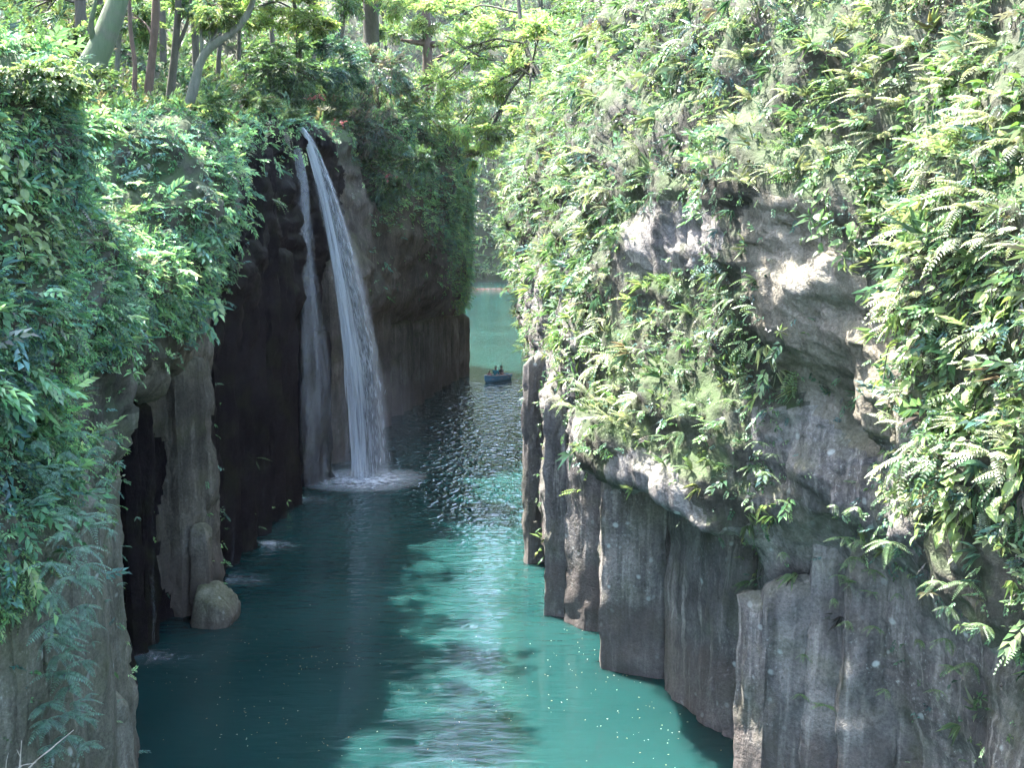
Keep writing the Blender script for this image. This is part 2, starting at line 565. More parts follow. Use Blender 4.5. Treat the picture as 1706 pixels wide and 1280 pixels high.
VS = (30, 34, 22, 30, 34, 14, 26)
for q in LS:
    y_ = q[0][1]
    for k_ in (0, 1, 2):
        if 13 < y_ < 22:
            q[k_] = np.array(q[k_]) + np.array((-.45, .1, 0))
        elif 22 <= y_ < 24:
            q[k_] = np.array(q[k_]) + np.array((-.6, .7, 0))
        elif 36 < y_ < 66:
            q[k_] = np.array(q[k_]) + np.array((-.5, .5, 0))
        elif 66 < y_ < 96:
            q[k_] = np.array(q[k_]) + np.array((-.95, .8, 0))
    for k_ in (3, 4, 5):
        if 25 < y_ < 36:
            q[k_] = np.array(q[k_]) + np.array((-.45, 0, 0))
GL, VL = net_surface(LS, VS)
NL = grid_normals(GL, False)
if NL[60, 60, 0] < 0:
    NL = -NL
PL = roughen(GL, NL, VL, 3, 2.6)
NL2 = grid_normals(PL, False)
if NL2[60, 60, 0] < 0:
    NL2 = -NL2

RS = []


def rst(base, r1, r2, r3, r4, r5, r6, hill=(40, 12)):
    bb = np.array(base)
    r7 = hillrow(r6, hill[0], hill[1], 6)
    RS.append([bb, r1, r2, r3, r4, r5, r6, r7])


b = np.array((9.0, 4.0, -1.5)); rst(b, z(b, 3), z(b, 6), z(b, 7, -.5), z(b, 10, -.8), z(b, 13, -.4), z(b, 18, 1))
b = np.array((8.0, 10.0, -1.5)); rst(b, z(b, 3), z(b, 6), z(b, 7, -.6), z(b, 10, -1), z(b, 13, -.6), z(b, 18, 1))
b = np.array((7.6, 13.6, -1.5)); rst(b, z(b, 3), z(b, 6.0), P(1690, 1110, 13.6), P(1640, 720, 13.6), P(1660, 330, 14.4), P(1720, -150, 17))
b = np.array((7.4, 15.8, -1.5)); rst(b, z(b, 3), P(1690, 1100, 16), P(1590, 1020, 15.2), P(1530, 720, 15.2), P(1560, 330, 16.2), P(1590, -150, 19))
b = B(1610, 17.6); rst(b, z(b, 2.5), P(1580, 1000, 17.6), P(1535, 860, 16.9), P(1490, 690, 16.9), P(1480, 330, 17.8), P(1490, -150, 21))
b = B(1500, 19.2); rst(b, z(b, 2.5), P(1480, 950, 19.4), P(1460, 820, 19.2), P(1420, 600, 18.6), P(1370, 330, 19.0), P(1380, -150, 23))
b = B(1350, 20.8); rst(b, z(b, 2.5), P(1350, 960, 21), P(1340, 830, 20.8), P(1310, 500, 20.2), P(1270, 310, 20.6), P(1270, -150, 25))
b = B(1235, 22.0); rst(b, z(b, 2.5), P(1245, 980, 22.2), P(1248, 870, 22.0), P(1245, 520, 22.2), P(1210, 280, 22.8), P(1190, -150, 27))
b = B(1235, 24.4); rst(b, z(b, 2.5, 0.2), P(1240, 880, 24.8), P(1215, 868, 23.4), P(1180, 520, 24), P(1150, 260, 25), P(1130, -130, 30))
b = B(1180, 25.6); rst(b, z(b, 2.5, .2), P(1190, 850, 26.4), P(1150, 826, 24.6), P(1120, 520, 25), P(1100, 260, 26.5), P(1080, -110, 32))
b = B(1115, 28.0); rst(b, z(b, 2.5), P(1120, 800, 28.4), P(1085, 788, 26.2), P(1060, 500, 26.6), P(1050, 240, 29), P(1040, -80, 35))
b = B(1015, 29.4); rst(b, z(b, 2.5), P(1025, 765, 29.6), P(1012, 745, 28.6), P(1000, 520, 29), P(1000, 230, 33), P(1010, -60, 40))
b = B(985, 31.6); rst(b, z(b, 2.5), P(985, 745, 32), P(980, 720, 31.6), P(975, 500, 31.6), P(965, 240, 37), P(1000, -20, 45))
b = B(912, 33.6); rst(b, z(b, 2.5), P(918, 745, 34), P(925, 690, 34), P(945, 480, 35), P(925, 250, 42), P(985, 20, 50))
b = B(892, 39.2); rst(b, z(b, 2.5), P(895, 725, 39.6), P(893, 660, 40), P(898, 440, 44), P(880, 255, 52), P(960, 50, 60))
b = B(889, 53.0); rst(b, z(b, 2.5), P(889, 690, 53), P(884, 600, 54), P(842, 430, 57), P(846, 255, 60), P(940, 70, 68))
b = B(889, 65.0); rst(b, z(b, 2.5), P(888, 650, 65), P(868, 545, 65), P(830, 390, 66), P(842, 250, 68), P(930, 85, 78))
b = B(893, 83.0); rst(b, z(b, 2.5), P(890, 600, 83), P(882, 540, 83), P(855, 420, 83), P(860, 270, 85), P(930, 100, 95))
b = np.array((4.5, 100., -1.5)); rst(b, z(b, 2.5), z(b, 5), z(b, 7, -.5), z(b, 12, -1), z(b, 18), z(b, 27, 4))
b = np.array((12., 125., -1.5)); rst(b, z(b, 2.5), z(b, 5), z(b, 7, -.5), z(b, 12, -1), z(b, 18), z(b, 27, 4))
b = np.array((30., 170., -1.5)); rst(b, z(b, 2.5), z(b, 5), z(b, 7, -.5), z(b, 12, -1), z(b, 18), z(b, 27, 4))
b = np.array((60., 300., -1.5)); rst(b, z(b, 2.5), z(b, 5), z(b, 7, -.5), z(b, 12, -1), z(b, 18), z(b, 27, 4))

for q in RS:
    y_ = q[0][1]
    for k_ in (0, 1, 2):
        if 13 < y_ < 22.5:
            q[k_] = np.array(q[k_]) + np.array((.45, .3, 0))
        elif y_ < 45:
            q[k_] = np.array(q[k_]) + np.array((.3, .3, 0))
    if 50 < y_ < 90:
        for k_ in (3, 4, 5):
            q[k_] = np.array(q[k_]) + np.array((.55, 0, 0))
    if 24 < y_ < 30:
        q[3] = np.array(q[3]) + np.array((-.75, -1.35, 0.0))
GR, VR = net_surface(RS, (30, 34, 18, 46, 34, 30, 20))
NR = grid_normals(GR, False)
if NR[60, 60, 0] > 0:
    NR = -NR
PR = roughen(GR, NR, VR, 53, 2.6)
NR2 = grid_normals(PR, False)
if NR2[60, 60, 0] > 0:
    NR2 = -NR2


def cliff(name, G, mats, pick):
    a, b_, _ = G.shape
    Fq = grid_faces(a, b_)
    me = mesh(name, G.reshape(-1, 3), Fq)
    for m in mats:
        me.materials.append(m)
    cen = G.reshape(-1, 3)[Fq].mean(1)
    me.polygons.foreach_set('material_index', pick(cen, np.tile(np.arange(b_ - 1), a - 1)).astype(np.int32))
    o = obj(name, me)
    o['kind'] = 'structure'
    return o


def pick_left(c, vi):
    vrow = VL[vi]
    wob = fbm(c * 0.4, 77, 3)
    y = c[:, 1] + wob * 1.2
    m = np.full(len(c), 1)
    m[y < 27] = 0
    m[(y > 24.3) & (y < 32.6) & (vrow < 2.2)] = 2  # hollow with the trickle: its shade is put into the colour as wet black rock
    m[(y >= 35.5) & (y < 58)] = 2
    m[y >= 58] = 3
    m[(vrow > 3.05 + .2 * wob) & ((y < 35) | (vrow > 4.6)) & ((y < 38) | (y > 57))] = 5
    m[vrow > 5.2] = 4
    return m


def pick_right(c, vi):
    px, py = proj(c)
    m = np.zeros(len(c), dtype=int)
    e = ((px - 1370) * 0.9 + (py - 540) * -0.42) / 95
    f = ((px - 1370) * 0.42 + (py - 540) * 0.9) / 230
    m[(e * e + f * f + 0.3 * fbm(c, 91, 3) < 1) & (c[:, 1] < 24)] = 1
    m[(m == 0) & (VR[vi] > 3.0 + .25 * fbm(c * .6, 33, 3)) & ~((np.hypot((px - 1120) / 85, (py - 395) / 62) < 1)) & ~((px > 1250) & (py > 680) & (px < 1530)) & ~((px < 960) & (py > 440))] = 3
    m[VR[vi] > 6.1] = 2
    return m


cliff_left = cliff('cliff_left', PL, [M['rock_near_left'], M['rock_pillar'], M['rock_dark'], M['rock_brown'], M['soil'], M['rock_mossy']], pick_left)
cliff_right = cliff('cliff_right', PR, [M['rock_right'], M['rock_buttress'], M['soil'], M['rock_mossy']], pick_right)
for o_, l_ in ((cliff_left, 'dark left gorge wall with basalt columns under overgrown overhangs'), (cliff_right, 'grey right gorge wall with basalt columns under a fern covered overhang')):
    o_['label'] = l_


# ------------------------------------------------------------------ basalt columns, each a stone of its cliff
def column(px0, px1, d0, d1, top, parent, mat, thick=None, z0=-1.3, lean=(0.0, 0.0), seed=0, chip=0.5, ztop=None):
    """prism of basalt whose front face runs from pixel column px0 at distance d0 to px1 at d1; top given as pixel row"""
    A, Bp = B(px0, d0, 0), B(px1, d1, 0)
    w = np.linalg.norm(Bp - A)
    t = nrm((Bp - A)[None])[0]
    bk = np.array((-t[1], t[0], 0))
    if thick is None:
        thick = w * 0.9
    rg = np.random.default_rng(seed * 31 + 5)
    j = lambda s: rg.uniform(-s, s)
    poly = [A, A + t * w * (0.5 + j(.15)) - bk * w * (0.07 + j(.05)), Bp, Bp + t * w * (0.10 + j(.1)) + bk * thick * 0.5, Bp - t * w * .15 + bk * thick, A + t * w * .15 + bk * thick, A - t * w * (0.10 + j(.1)) + bk * thick * 0.5]
    poly = np.array(poly)[:, :2]
    zt = P(0.5 * (px0 + px1), top, 0.5 * (d0 + d1))[2] if ztop is None else ztop
    nsub = 5
    pts, corner = [], []
    K = len(poly)
    for i in range(K):
        p, q = poly[i], poly[(i + 1) % K]
        for k in range(nsub):
            pts.append(p + (q - p) * k / nsub)
            corner.append(k == 0)
    pts = np.array(pts)
    cen = pts.mean(0)
    rows = max(8, int((zt - z0) / 0.22))
    zs = np.linspace(z0, zt, rows)
    n = len(pts)
    V = np.zeros((rows, n, 3))
    V[..., :2] = pts[None]
    V[..., 2] = zs[:, None]
    # softened arrises
    rad = V[..., :2] - cen
    cr = np.array(corner)
    shr = np.where(cr, 0.985, 1.0)[None, :, None]
    tz = np.clip((zs - zt + 0.55) / 0.55, 0, 1)
    taper = (1 - 0.07 * tz ** 2.2)[:, None, None]
    V[..., :2] = cen + rad * shr * taper
    out = nrm(np.concatenate((rad, np.zeros(rad.shape[:2] + (1,))), -1))
    D = 0.05 * fbm(V * np.array((1.1, 1.1, 0.35)), seed + 2, 2) + 0.045 * fbm(V * 2.8, seed + 8, 3)
    ck = np.floor(V * np.array((2.2, 2.2, .9)) + seed + .3 * fbm(V, seed, 2)[..., None] + 400).astype(np.int64)
    D = D + .08 * (_hash(ck[..., 0], ck[..., 1], ck[..., 2], seed) - .5)
    D = D - 0.5 * chip * np.clip(fbm(V * np.array((1.2, 1.2, 1.0)), seed + 12, 3) - 0.35, 0, .3)
    # cross joints: shallow rings where blocks sit on one another
    for zj in rg.uniform(z0 + 1, zt - 0.4, max(1, int((zt - z0) / 3))):
        D = D - 0.10 * np.exp(-((zs[:, None] + .12 * vnoise(V * .8, seed + 77) - zj) / 0.09) ** 2) * (0.5 + 0.5 * vnoise(V * 1.1, seed + 3))
    V = V + out * D[..., None]
    V[-1, :, 2] += 0.18 * fbm(V[-1] * 1.6, seed + 20, 3)
    V[..., 0] += lean[0] * (zs - z0)[:, None]
    V[..., 1] += lean[1] * (zs - z0)[:, None]
    capc = V[-1].mean(0) + np.array((0, 0, 0.12 + 0.1 * rg.random()))
    mid = V[-1] * 0.5 + capc * 0.5
    mid[:, 2] += 0.06 + 0.12 * fbm(mid * 2.5, seed + 40, 2)
    VV = np.vstack((V.reshape(-1, 3), mid, capc[None]))
    i = np.arange(rows)[:, None] * n
    jj = np.arange(n)[None, :]
    kk = (jj + 1) % n
    Q = np.stack((i + jj, i + kk, i + n + kk, i + n + jj), -1).reshape(-1, 4)
    T = np.vstack((Q[:, [0, 1, 2]], Q[:, [0, 2, 3]], np.stack((rows * n + jj[0], rows * n + kk[0], np.full(n, len(VV) - 1)), -1)))
    me = mesh('basalt_column', VV, T)
    # crisp arrises down the corners
    ev = np.zeros(len(me.edges) * 2, dtype=np.int32)
    me.edges.foreach_get('vertices', ev)
    ev = ev.reshape(-1, 2)
    sharp = (ev[:, 0] % n == ev[:, 1] % n) & cr[np.minimum(ev[:, 0] % n, n - 1)] & (ev.max(1) < rows * n)
    at = me.attributes.new('sharp_edge', 'BOOLEAN', 'EDGE')
    at.data.foreach_set('value', sharp)
    return obj('basalt_column', me, mat, parent)


cs = 0
def col(*a, **k):
    global cs
    cs += 1
    return column(*a, seed=cs, **k)


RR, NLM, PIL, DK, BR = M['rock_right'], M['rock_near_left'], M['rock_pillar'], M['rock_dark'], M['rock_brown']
# right: the far narrow ones, the row under the overhang, the near buttresses
for a in [(880, 907, 38.6, 38.9, 600), (904, 943, 33.2, 33.0, 670), (940, 1002, 32.7, 31.7, 670), (1000, 1108, 29.0, 28.2, 690),
          (1105, 1164, 27.8, 25.9, 720), (1158, 1200, 25.9, 25.0, 760), (1192, 1246, 25.0, 24.4, 790)]:
    col(*a, cliff_right, RR)
for a in [(1214, 1264, 22.2, 21.4, 1005), (1260, 1338, 21.5, 21.1, 985), (1330, 1394, 21.1, 20.7, 860), (1386, 1486, 20.2, 19.8, 925),
          (1480, 1564, 20.0, 19.1, 860), (1554, 1626, 19.0, 18.3, 880), (1614, 1690, 18.0, 17.2, 960), (1676, 1770, 17.2, 16.4, 960), (1750, 1850, 16.4, 15.6, 960)]:
    col(*a, cliff_right, RR, thick=1.2, lean=(0.01, 0.012))
for a in [(884, 900, 43.5, 43.5, 690), (885, 899, 48.5, 48.5, 670), (886, 899, 54, 54, 650), (887, 899, 61, 61, 640), (889, 900, 70, 70, 620)]:
    col(*a, cliff_right, RR)
# left foreground
for a in [(-60, 20, 15.2, 15.6, 1060), (18, 62, 15.8, 16.4, 1000), (58, 106, 16.3, 17.0, 965), (104, 152, 17.2, 18.2, 800), (150, 204, 18.6, 20.4, 770), (186, 231, 21.0, 21.9, 1165), (196, 222, 22.6, 23.4, 690)]:
    col(*a, cliff_left, NLM, thick=1.3)
# the lit pillar beside the black hollow and its broken neighbour
col(266, 306, 33.3, 33.0, 640, cliff_left, PIL, lean=(0.0, -0.01))
col(304, 350, 33.0, 33.8, 600, cliff_left, PIL, lean=(0.015, -0.02))
col(320, 351, 32.9, 32.9, 892, cliff_left, PIL, thick=.7)
# wet black columns between pillar and fall
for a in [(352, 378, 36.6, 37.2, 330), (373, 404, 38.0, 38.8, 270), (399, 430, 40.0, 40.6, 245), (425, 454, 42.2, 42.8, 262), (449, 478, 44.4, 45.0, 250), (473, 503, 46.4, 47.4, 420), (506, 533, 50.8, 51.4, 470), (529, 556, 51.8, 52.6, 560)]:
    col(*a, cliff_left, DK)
for a in [(222, 248, 29.8, 30.2, 690), (246, 270, 30.6, 31.0, 680)]:  # columns inside the hollow, blackened with the same painted-in shade
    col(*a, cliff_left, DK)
# behind and beyond the fall
for a in [(554, 584, 56.0, 56.8, 440), (579, 608, 59.0, 60.0, 430), (603, 632, 62.4, 63.8, 500), (627, 654, 66.2, 67.4, 510), (646, 672, 70.6, 71.4, 545), (672, 690, 72.6, 73.8, 540), (689, 708, 74.8, 76.6, 555),
          (707, 724, 77.8, 79.6, 535), (723, 738, 81.2, 83.0, 530), (737, 752, 84.4, 86.0, 528), (751, 765, 87.2, 88.6, 530), (764, 784, 89.8, 91.0, 527)]:
    col(*a, cliff_left, BR if a[0] < 640 else PIL)

# ------------------------------------------------------------------ water, far shore
def water():
    xs = np.concatenate((np.linspace(-90, -16, 8), np.linspace(-14, 12, 30), np.linspace(16, 110, 8)))
    ys = np.concatenate((np.linspace(-30, 120, 120), np.linspace(130, 290, 20)))
    X, Y = np.meshgrid(xs, ys, indexing='ij')
    G = np.stack((X, Y, 0 * X), -1)
    me = mesh('water', G.reshape(-1, 3), grid_faces(len(xs), len(ys)))
    o = obj('water', me, M['water'])
    o['kind'] = 'structure'
    o['label'] = 'turquoise river water in the gorge'


water()


def far_hill():
    xs = np.linspace(-130, 130, 110)
    t = np.linspace(0, 1, 60)
    X, T = np.meshgrid(xs, t, indexing='ij')
    Y = 262 + T * 110 + 0.0006 * X ** 2
    Z = -1.5 + 6 * np.clip(T * 14, 0, 1) + 95 * T ** 0.9
    G = np.stack((X, Y, Z), -1)
    G[..., 1] += fbm(G * 0.05, 4, 3) * 4
    G[..., 2] += fbm(G * 0.06, 14, 4) * 3 * np.clip(T * 6, 0, 1)
    me = mesh('hill', G.reshape(-1, 3), grid_faces(110, 60))
    me.materials.append(M['soil'])
    me.materials.append(M['rock_mossy'])
    me.polygons.foreach_set('material_index', (np.tile(np.arange(59), 109) < 5).astype(np.int32))
    o = obj('hill', me)
    o['kind'] = 'structure'
    o['label'] = 'wooded hillside rising beyond the far end of the water'
    return G


GH = far_hill()

# ------------------------------------------------------------------ foliage templates: leaf-sized faces grouped into sprigs
def leaf_tpl(L=1.0, Wd=0.5, fold=0.10, droop=0.18):
    V = np.array(((0, 0, 0), (0.42 * L, Wd / 2, fold * L), (L, 0, -droop * L), (0.42 * L, -Wd / 2, fold * L)))
    return V, np.array(((0, 3, 2), (0, 2, 1)))


def place(V, x, up, pos, s=1.0):
    x = x / np.linalg.norm(x)
    y = np.cross(up, x)
    y = y / max(np.linalg.norm(y), 1e-6)
    zz = np.cross(x, y)
    return V @ np.stack((x, y, zz)) * s + pos


class Tpl:
    def __init__(self, V, T, ids):
        self.V, self.T, self.ids, self.n = V, T, ids, ids.max() + 1


def sprig(n, rg, kind):
    Vs, Ts, ids, o = [], [], [], 0

    def add(V, T, i):
        nonlocal o
        Vs.append(V); Ts.append(T + o); ids.append(np.full(len(V), i)); o += len(V)

    if kind == 'spray':                      # leaves either side of a nodding twig
        for i in range(n):
            t = (i + 0.6) / n
            side = 1 if i % 2 else -1
            pos = np.array((t, 0.03 * side, -0.25 * t * t))
            a = math.radians(rg.uniform(35, 65)) * side * (1 - 0.5 * t)
            x = np.array((math.cos(a), math.sin(a), rg.uniform(-.35, .05)))
            up = np.array((rg.uniform(-.3, .3), rg.uniform(-.3, .3), 1))
            V, T = leaf_tpl(rg.uniform(.32, .48), rg.uniform(.16, .24))
            add(place(V, x, up, pos), T, i)
    elif kind == 'heart':                    # overlapping broad leaves that hang from a vine
        for i in range(n):
            pos = np.array((rg.uniform(-.45, .45), rg.uniform(-.45, .45), rg.uniform(-.1, .16)))
            a = rg.uniform(-1.0, 1.0)
            x = np.array((math.cos(a), math.sin(a), rg.uniform(-.6, 0)))
            up = np.array((rg.uniform(-.4, .4), rg.uniform(-.4, .4), 1))
            V, T = leaf_tpl(rg.uniform(.34, .52), rg.uniform(.28, .4), 0.12, 0.22)
            add(place(V, x, up, pos), T, i)
    elif kind == 'star':                     # rosette of long leaflets
        for i in range(n):
            a = 2 * math.pi * i / n + rg.uniform(-.3, .3)
            x = np.array((math.cos(a), math.sin(a), rg.uniform(-.35, .25)))
            up = np.array((rg.uniform(-.25, .25), rg.uniform(-.25, .25), 1))
            V, T = leaf_tpl(rg.uniform(.45, .62), rg.uniform(.13, .2))
            add(place(V, x, up, x * .06), T, i)
    elif kind == 'grass':
        for i in range(n):
            a = rg.uniform(-.9, .9)
            x = np.array((math.cos(a), math.sin(a), rg.uniform(-.6, .9)))
            V, T = leaf_tpl(rg.uniform(.6, 1.0), .06, 0.02, .35)
            add(place(V, x, np.array((0, 0, 1.)), np.array((0, rg.uniform(-.2, .2), 0))), T, i)
    return Tpl(np.vstack(Vs), np.vstack(Ts), np.concatenate(ids))


def frond(n=15, seed=0, curl=0.55, wid=0.17, lw=0.052, rs=7):
    """fern frond of length 1 along +x that arches down: tapering rachis and paired leaflets"""
    rg = np.random.default_rng(seed)
    Vs, Ts, ids, o = [], [], [], 0
    for i in range(n):
        t = (i + 1.0) / (n + 0.5)
        pos = np.array((t, 0, 0.28 * t - curl * t * t))
        w = wid * (math.sin(math.pi * min(1, t * 0.92 + 0.1)) ** 0.7 + 0.12)
        for sd in (1, -1):
            x = np.array((0.38, sd, -0.25 - .3 * t + rg.uniform(-.1, .1)))
            V, T = leaf_tpl(w * rg.uniform(.9, 1.1), lw, 0.03, 0.12)
            Vs.append(place(V, x, np.array((0, 0, 1.)), pos)); Ts.append(T + o); ids.append(np.full(4, i)); o += 4
    t = np.linspace(0, 1, rs)
    V, T = tube(np.stack((t, 0 * t, 0.28 * t - curl * t * t), 1), np.linspace(0.010, 0.003, rs), 3, False)
    Vs.append(V); Ts.append(T + o); ids.append(np.full(len(V), n))
    return Tpl(np.vstack(Vs), np.vstack(Ts), np.concatenate(ids))


TG = np.random.default_rng(11)
SPR = {k: [sprig(n, TG, k) for _ in range(5)] for k, n in (('spray', 9), ('heart', 8), ('star', 7), ('grass', 9))}
FRONDS_LO = [frond(9, s, c, w, .085, 3) for s, c, w in ((1, .55, .17), (2, .75, .15), (3, .4, .19), (4, .65, .13))]
FRONDS = [frond(15, s, c, w) for s, c, w in ((1, .55, .17), (2, .75, .15), (3, .4, .19), (4, .65, .13))]


def fern_tpl(seed, k=6):
    rg = np.random.default_rng(seed)
    Vs, Ts, ids, o, oi = [], [], [], 0, 0
    for i in range(k):
        f = FRONDS_LO[rg.integers(len(FRONDS_LO))]
        a = rg.uniform(-1.25, 1.25)
        x = np.array((math.cos(a), math.sin(a), rg.uniform(-.35, .35)))
        V = place(f.V, x, np.array((0, 0, 1.)), np.zeros(3), rg.uniform(.65, 1.0))
        Vs.append(V); Ts.append(f.T + o); ids.append(f.ids + oi); o += len(V); oi += f.n
    return Tpl(np.vstack(Vs), np.vstack(Ts), np.concatenate(ids))


SPR['fern'] = [fern_tpl(s, 4) for s in range(4)]


def basis(out, up, rg, spread=0.5):
    """frames for a set of sprigs: x grows along out, z is the upper leaf side"""
    n = len(out)
    x = nrm(out + spread * rg.normal(size=(n, 3)) * 0.6)
    zz = up + spread * rg.normal(size=(n, 3)) * 0.45
    y = nrm(np.cross(zz, x))
    zz = np.cross(x, y)
    return np.stack((x, y, zz), 1)


def foliage(tpls, pos, R, scale, colr, rg, leafvar=0.28):
    """many sprigs as one set of vertices, triangles and colours"""
    which = rg.integers(len(tpls), size=len(pos))
    Vs, Ts, Cs, o = [], [], [], 0
    for k, t in enumerate(tpls):
        m = which == k
        if not m.any():
            continue
        V = np.einsum('vk,nkj->nvj', t.V, R[m]) * scale[m][:, None, None] + pos[m][:, None]
        n = len(V)
        lv = 1 + leafvar * rg.normal(size=(n, t.n, 1)) + 0.06 * rg.normal(size=(n, t.n, 3))
        C = np.clip(colr[m][:, None] * lv[:, t.ids], 0.004, 0.8)
        T = t.T[None] + (np.arange(n) * len(t.V))[:, None, None] + o
        Vs.append(V.reshape(-1, 3)); Cs.append(C.reshape(-1, 3)); Ts.append(T.reshape(-1, 3))
        o += n * len(t.V)
    return np.vstack(Vs), np.vstack(Ts), np.vstack(Cs)


def merge(sets):
    Vs, Ts, Cs, o = [], [], [], 0
    for V, T, C in sets:
        Vs.append(V); Ts.append(T + o); Cs.append(C); o += len(V)
    return np.vstack(Vs), np.vstack(Ts), np.vstack(Cs)


GREENS = np.array(((0.062, 0.118, 0.048), (0.088, 0.158, 0.062), (0.130, 0.195, 0.075), (0.062, 0.118, 0.078), (0.175, 0.225, 0.095), (0.125, 0.115, 0.075)))


def palette(n, rg, w, tint=(1, 1, 1)):
    w = np.array(w, dtype=float)
    i = rg.choice(len(GREENS), size=n, p=w / w.sum())
    return GREENS[i] * np.array(tint) * (1 + 0.15 * rg.normal(size=(n, 1)))


def sample(G, N, v, wfun, lod, count, rg, seed):
    """random points on a cliff grid, thicker where wfun says so and where it is nearer"""
    c = 0.25 * (G[:-1, :-1] + G[1:, :-1] + G[:-1, 1:] + G[1:, 1:])
    ar = np.linalg.norm(np.cross(G[1:, :-1] - G[:-1, :-1], G[:-1, 1:] - G[:-1, :-1]), axis=-1)
    vr = np.broadcast_to(v[:-1][None], ar.shape)
    px, py = proj(c)
    d = c[..., 1]
    w = wfun(px, py, vr, d, c) * ar / np.clip(lod(d) * np.clip(d / 22.0, .68, 1), .1, 9) ** 2
    w = np.where((px > -90) & (px < 1800) & (py > -150) & (py < 1340) & (d > 8), w, 0).ravel()
    idx = rg.choice(len(w), size=count, p=w / w.sum())
    a, b_ = np.unravel_index(idx, ar.shape)
    s, t = rg.random((2, count, 1))
    pos = (G[a, b_] * (1 - s) + G[a + 1, b_] * s) * (1 - t) + (G[a, b_ + 1] * (1 - s) + G[a + 1, b_ + 1] * s) * t
    return pos, N[a, b_], v[b_]


def ell(px, py, cx, cy, rx, ry, ang=0.0):
    a = math.radians(ang)
    u = (px - cx) * math.cos(a) + (py - cy) * math.sin(a)
    w = -(px - cx) * math.sin(a) + (py - cy) * math.cos(a)
    return 1 / (1 + np.exp(np.clip(11 * (np.sqrt((u / rx) ** 2 + (w / ry) ** 2) - 1), -40, 40)))


def w_right(px, py, v, d, c):
    w = np.clip((v - 2.85) / 0.35, 0, 1) * 1.0 + 0.15
    patch = np.clip(0.5 + 1.3 * fbm(c * 0.55, 61, 3), 0, 1.3)
    w = w * (0.5 + 0.5 * patch)
    for e in ((1365, 500, 85, 230, -22, .02), (1120, 395, 75, 55, 0, .02), (1190, 640, 130, 190, 0, .6), (1400, 760, 120, 150, 0, .12), (1440, 960, 240, 110, 0, .6),
              (895, 590, 38, 170, 0, .3), (950, 670, 45, 80, 0, .3), (1640, 590, 90, 50, 0, .2), (1690, 110, 45, 140, 0, .25), (1450, 1150, 300, 150, 0, .5), (1060, 1000, 190, 230, 0, .02),
              (1600, 930, 70, 90, -30, .2), (1660, 1040, 60, 50, 0, .25)):
        k = ell(px, py, *e[:5])
        w = w * (1 - k * (1 - e[5]))
    # tufts in the joints of the near buttresses
    w = w + 0.28 * (ell(px, py, 1250, 800, 24, 220) + ell(px, py, 1460, 890, 40, 90, -30) + 0.8 * ell(px, py, 1420, 660, 70, 26))
    return w * (d < 105)


def w_left(px, py, v, d, c):
    w = np.clip((v - 2.9) / 0.3, 0, 1) + 0.02
    w = w + 1.1 * ell(px, py, -10, 1000, 58, 420) * (d < 22) + 0.5 * ell(px, py, 90, 760, 75, 120) * (d < 22) + 0.04 * (px < 200) * (d < 22)
    patch = np.clip(0.55 + 1.3 * fbm(c * 0.6, 67, 3), 0, 1.3)
    w = w * (0.25 + 0.75 * patch)
    for e in ((470, 520, 96, 330, 0, .0), (540, 400, 80, 200, 0, .0), (250, 640, 130, 75, -25, .04), (650, 460, 110, 105, 0, .02), (720, 570, 110, 70, 0, .0), (560, 330, 60, 90, 0, .1), (690, 320, 70, 60, 0, .5)):
        k = ell(px, py, *e[:5]) * (v < 5.02)
        w = w * (1 - k * (1 - e[5]))
    w = w * (1 - .9 * ell(px, py, 160, 900, 75, 125) * (d < 23))
    w = w + 0.5 * ell(px, py, 768, 400, 16, 160) * (d > 80)
    return w * (d < 110)


def lod(d):
    return np.clip(d / 26.0, 0.85, 1.18)


def veg_layer(name, label, G, N, v, wfun, spec, seed, mat, lodf=lod):
    rg = np.random.default_rng(seed)
    sets = []
    for kind, count, size, pal, tint, updir, outdir, spread in spec:
        pos, nn, vv = sample(G, N, v, wfun, lodf, count, rg, seed)
        out = nn * outdir + np.array((0, 0, -0.25))
        up = nn * 0.55 + np.array((0, 0, updir))
        R = basis(nrm(out), nrm(up), rg, spread)
        sc = size * lodf(pos[:, 1]) * rg.uniform(.65, 1.35, len(pos))
        colr = palette(len(pos), rg, pal, tint)
        cl = fbm(pos * 0.45, seed + 5, 3)[:, None]
        colr = colr * (1 + 0.35 * cl * np.array((1.2, 1.0, 0.6)))
        # clumps stand off the rock by different amounts, so the cover is shaggy
        shag = np.clip(fbm(pos * 0.9, seed + 8, 3) + .15, 0, 1)[:, None] * np.where(pos[:, 1:2] > 42, .18, .5 if G is PR else .3)
        off = sc[:, None] * 0.15 * rg.random((len(pos), 1)) + shag * rg.random((len(pos), 1))
        sets.append(foliage(SPR[kind], pos + nrm(nn + np.array((0, 0, .35))) * off, R, sc, colr, rg))
    V, T, C = merge(sets)
    o = obj(name, mesh(name, V, T, False, C), mat)
    o['kind'] = 'stuff'
    o['label'] = label
    return o


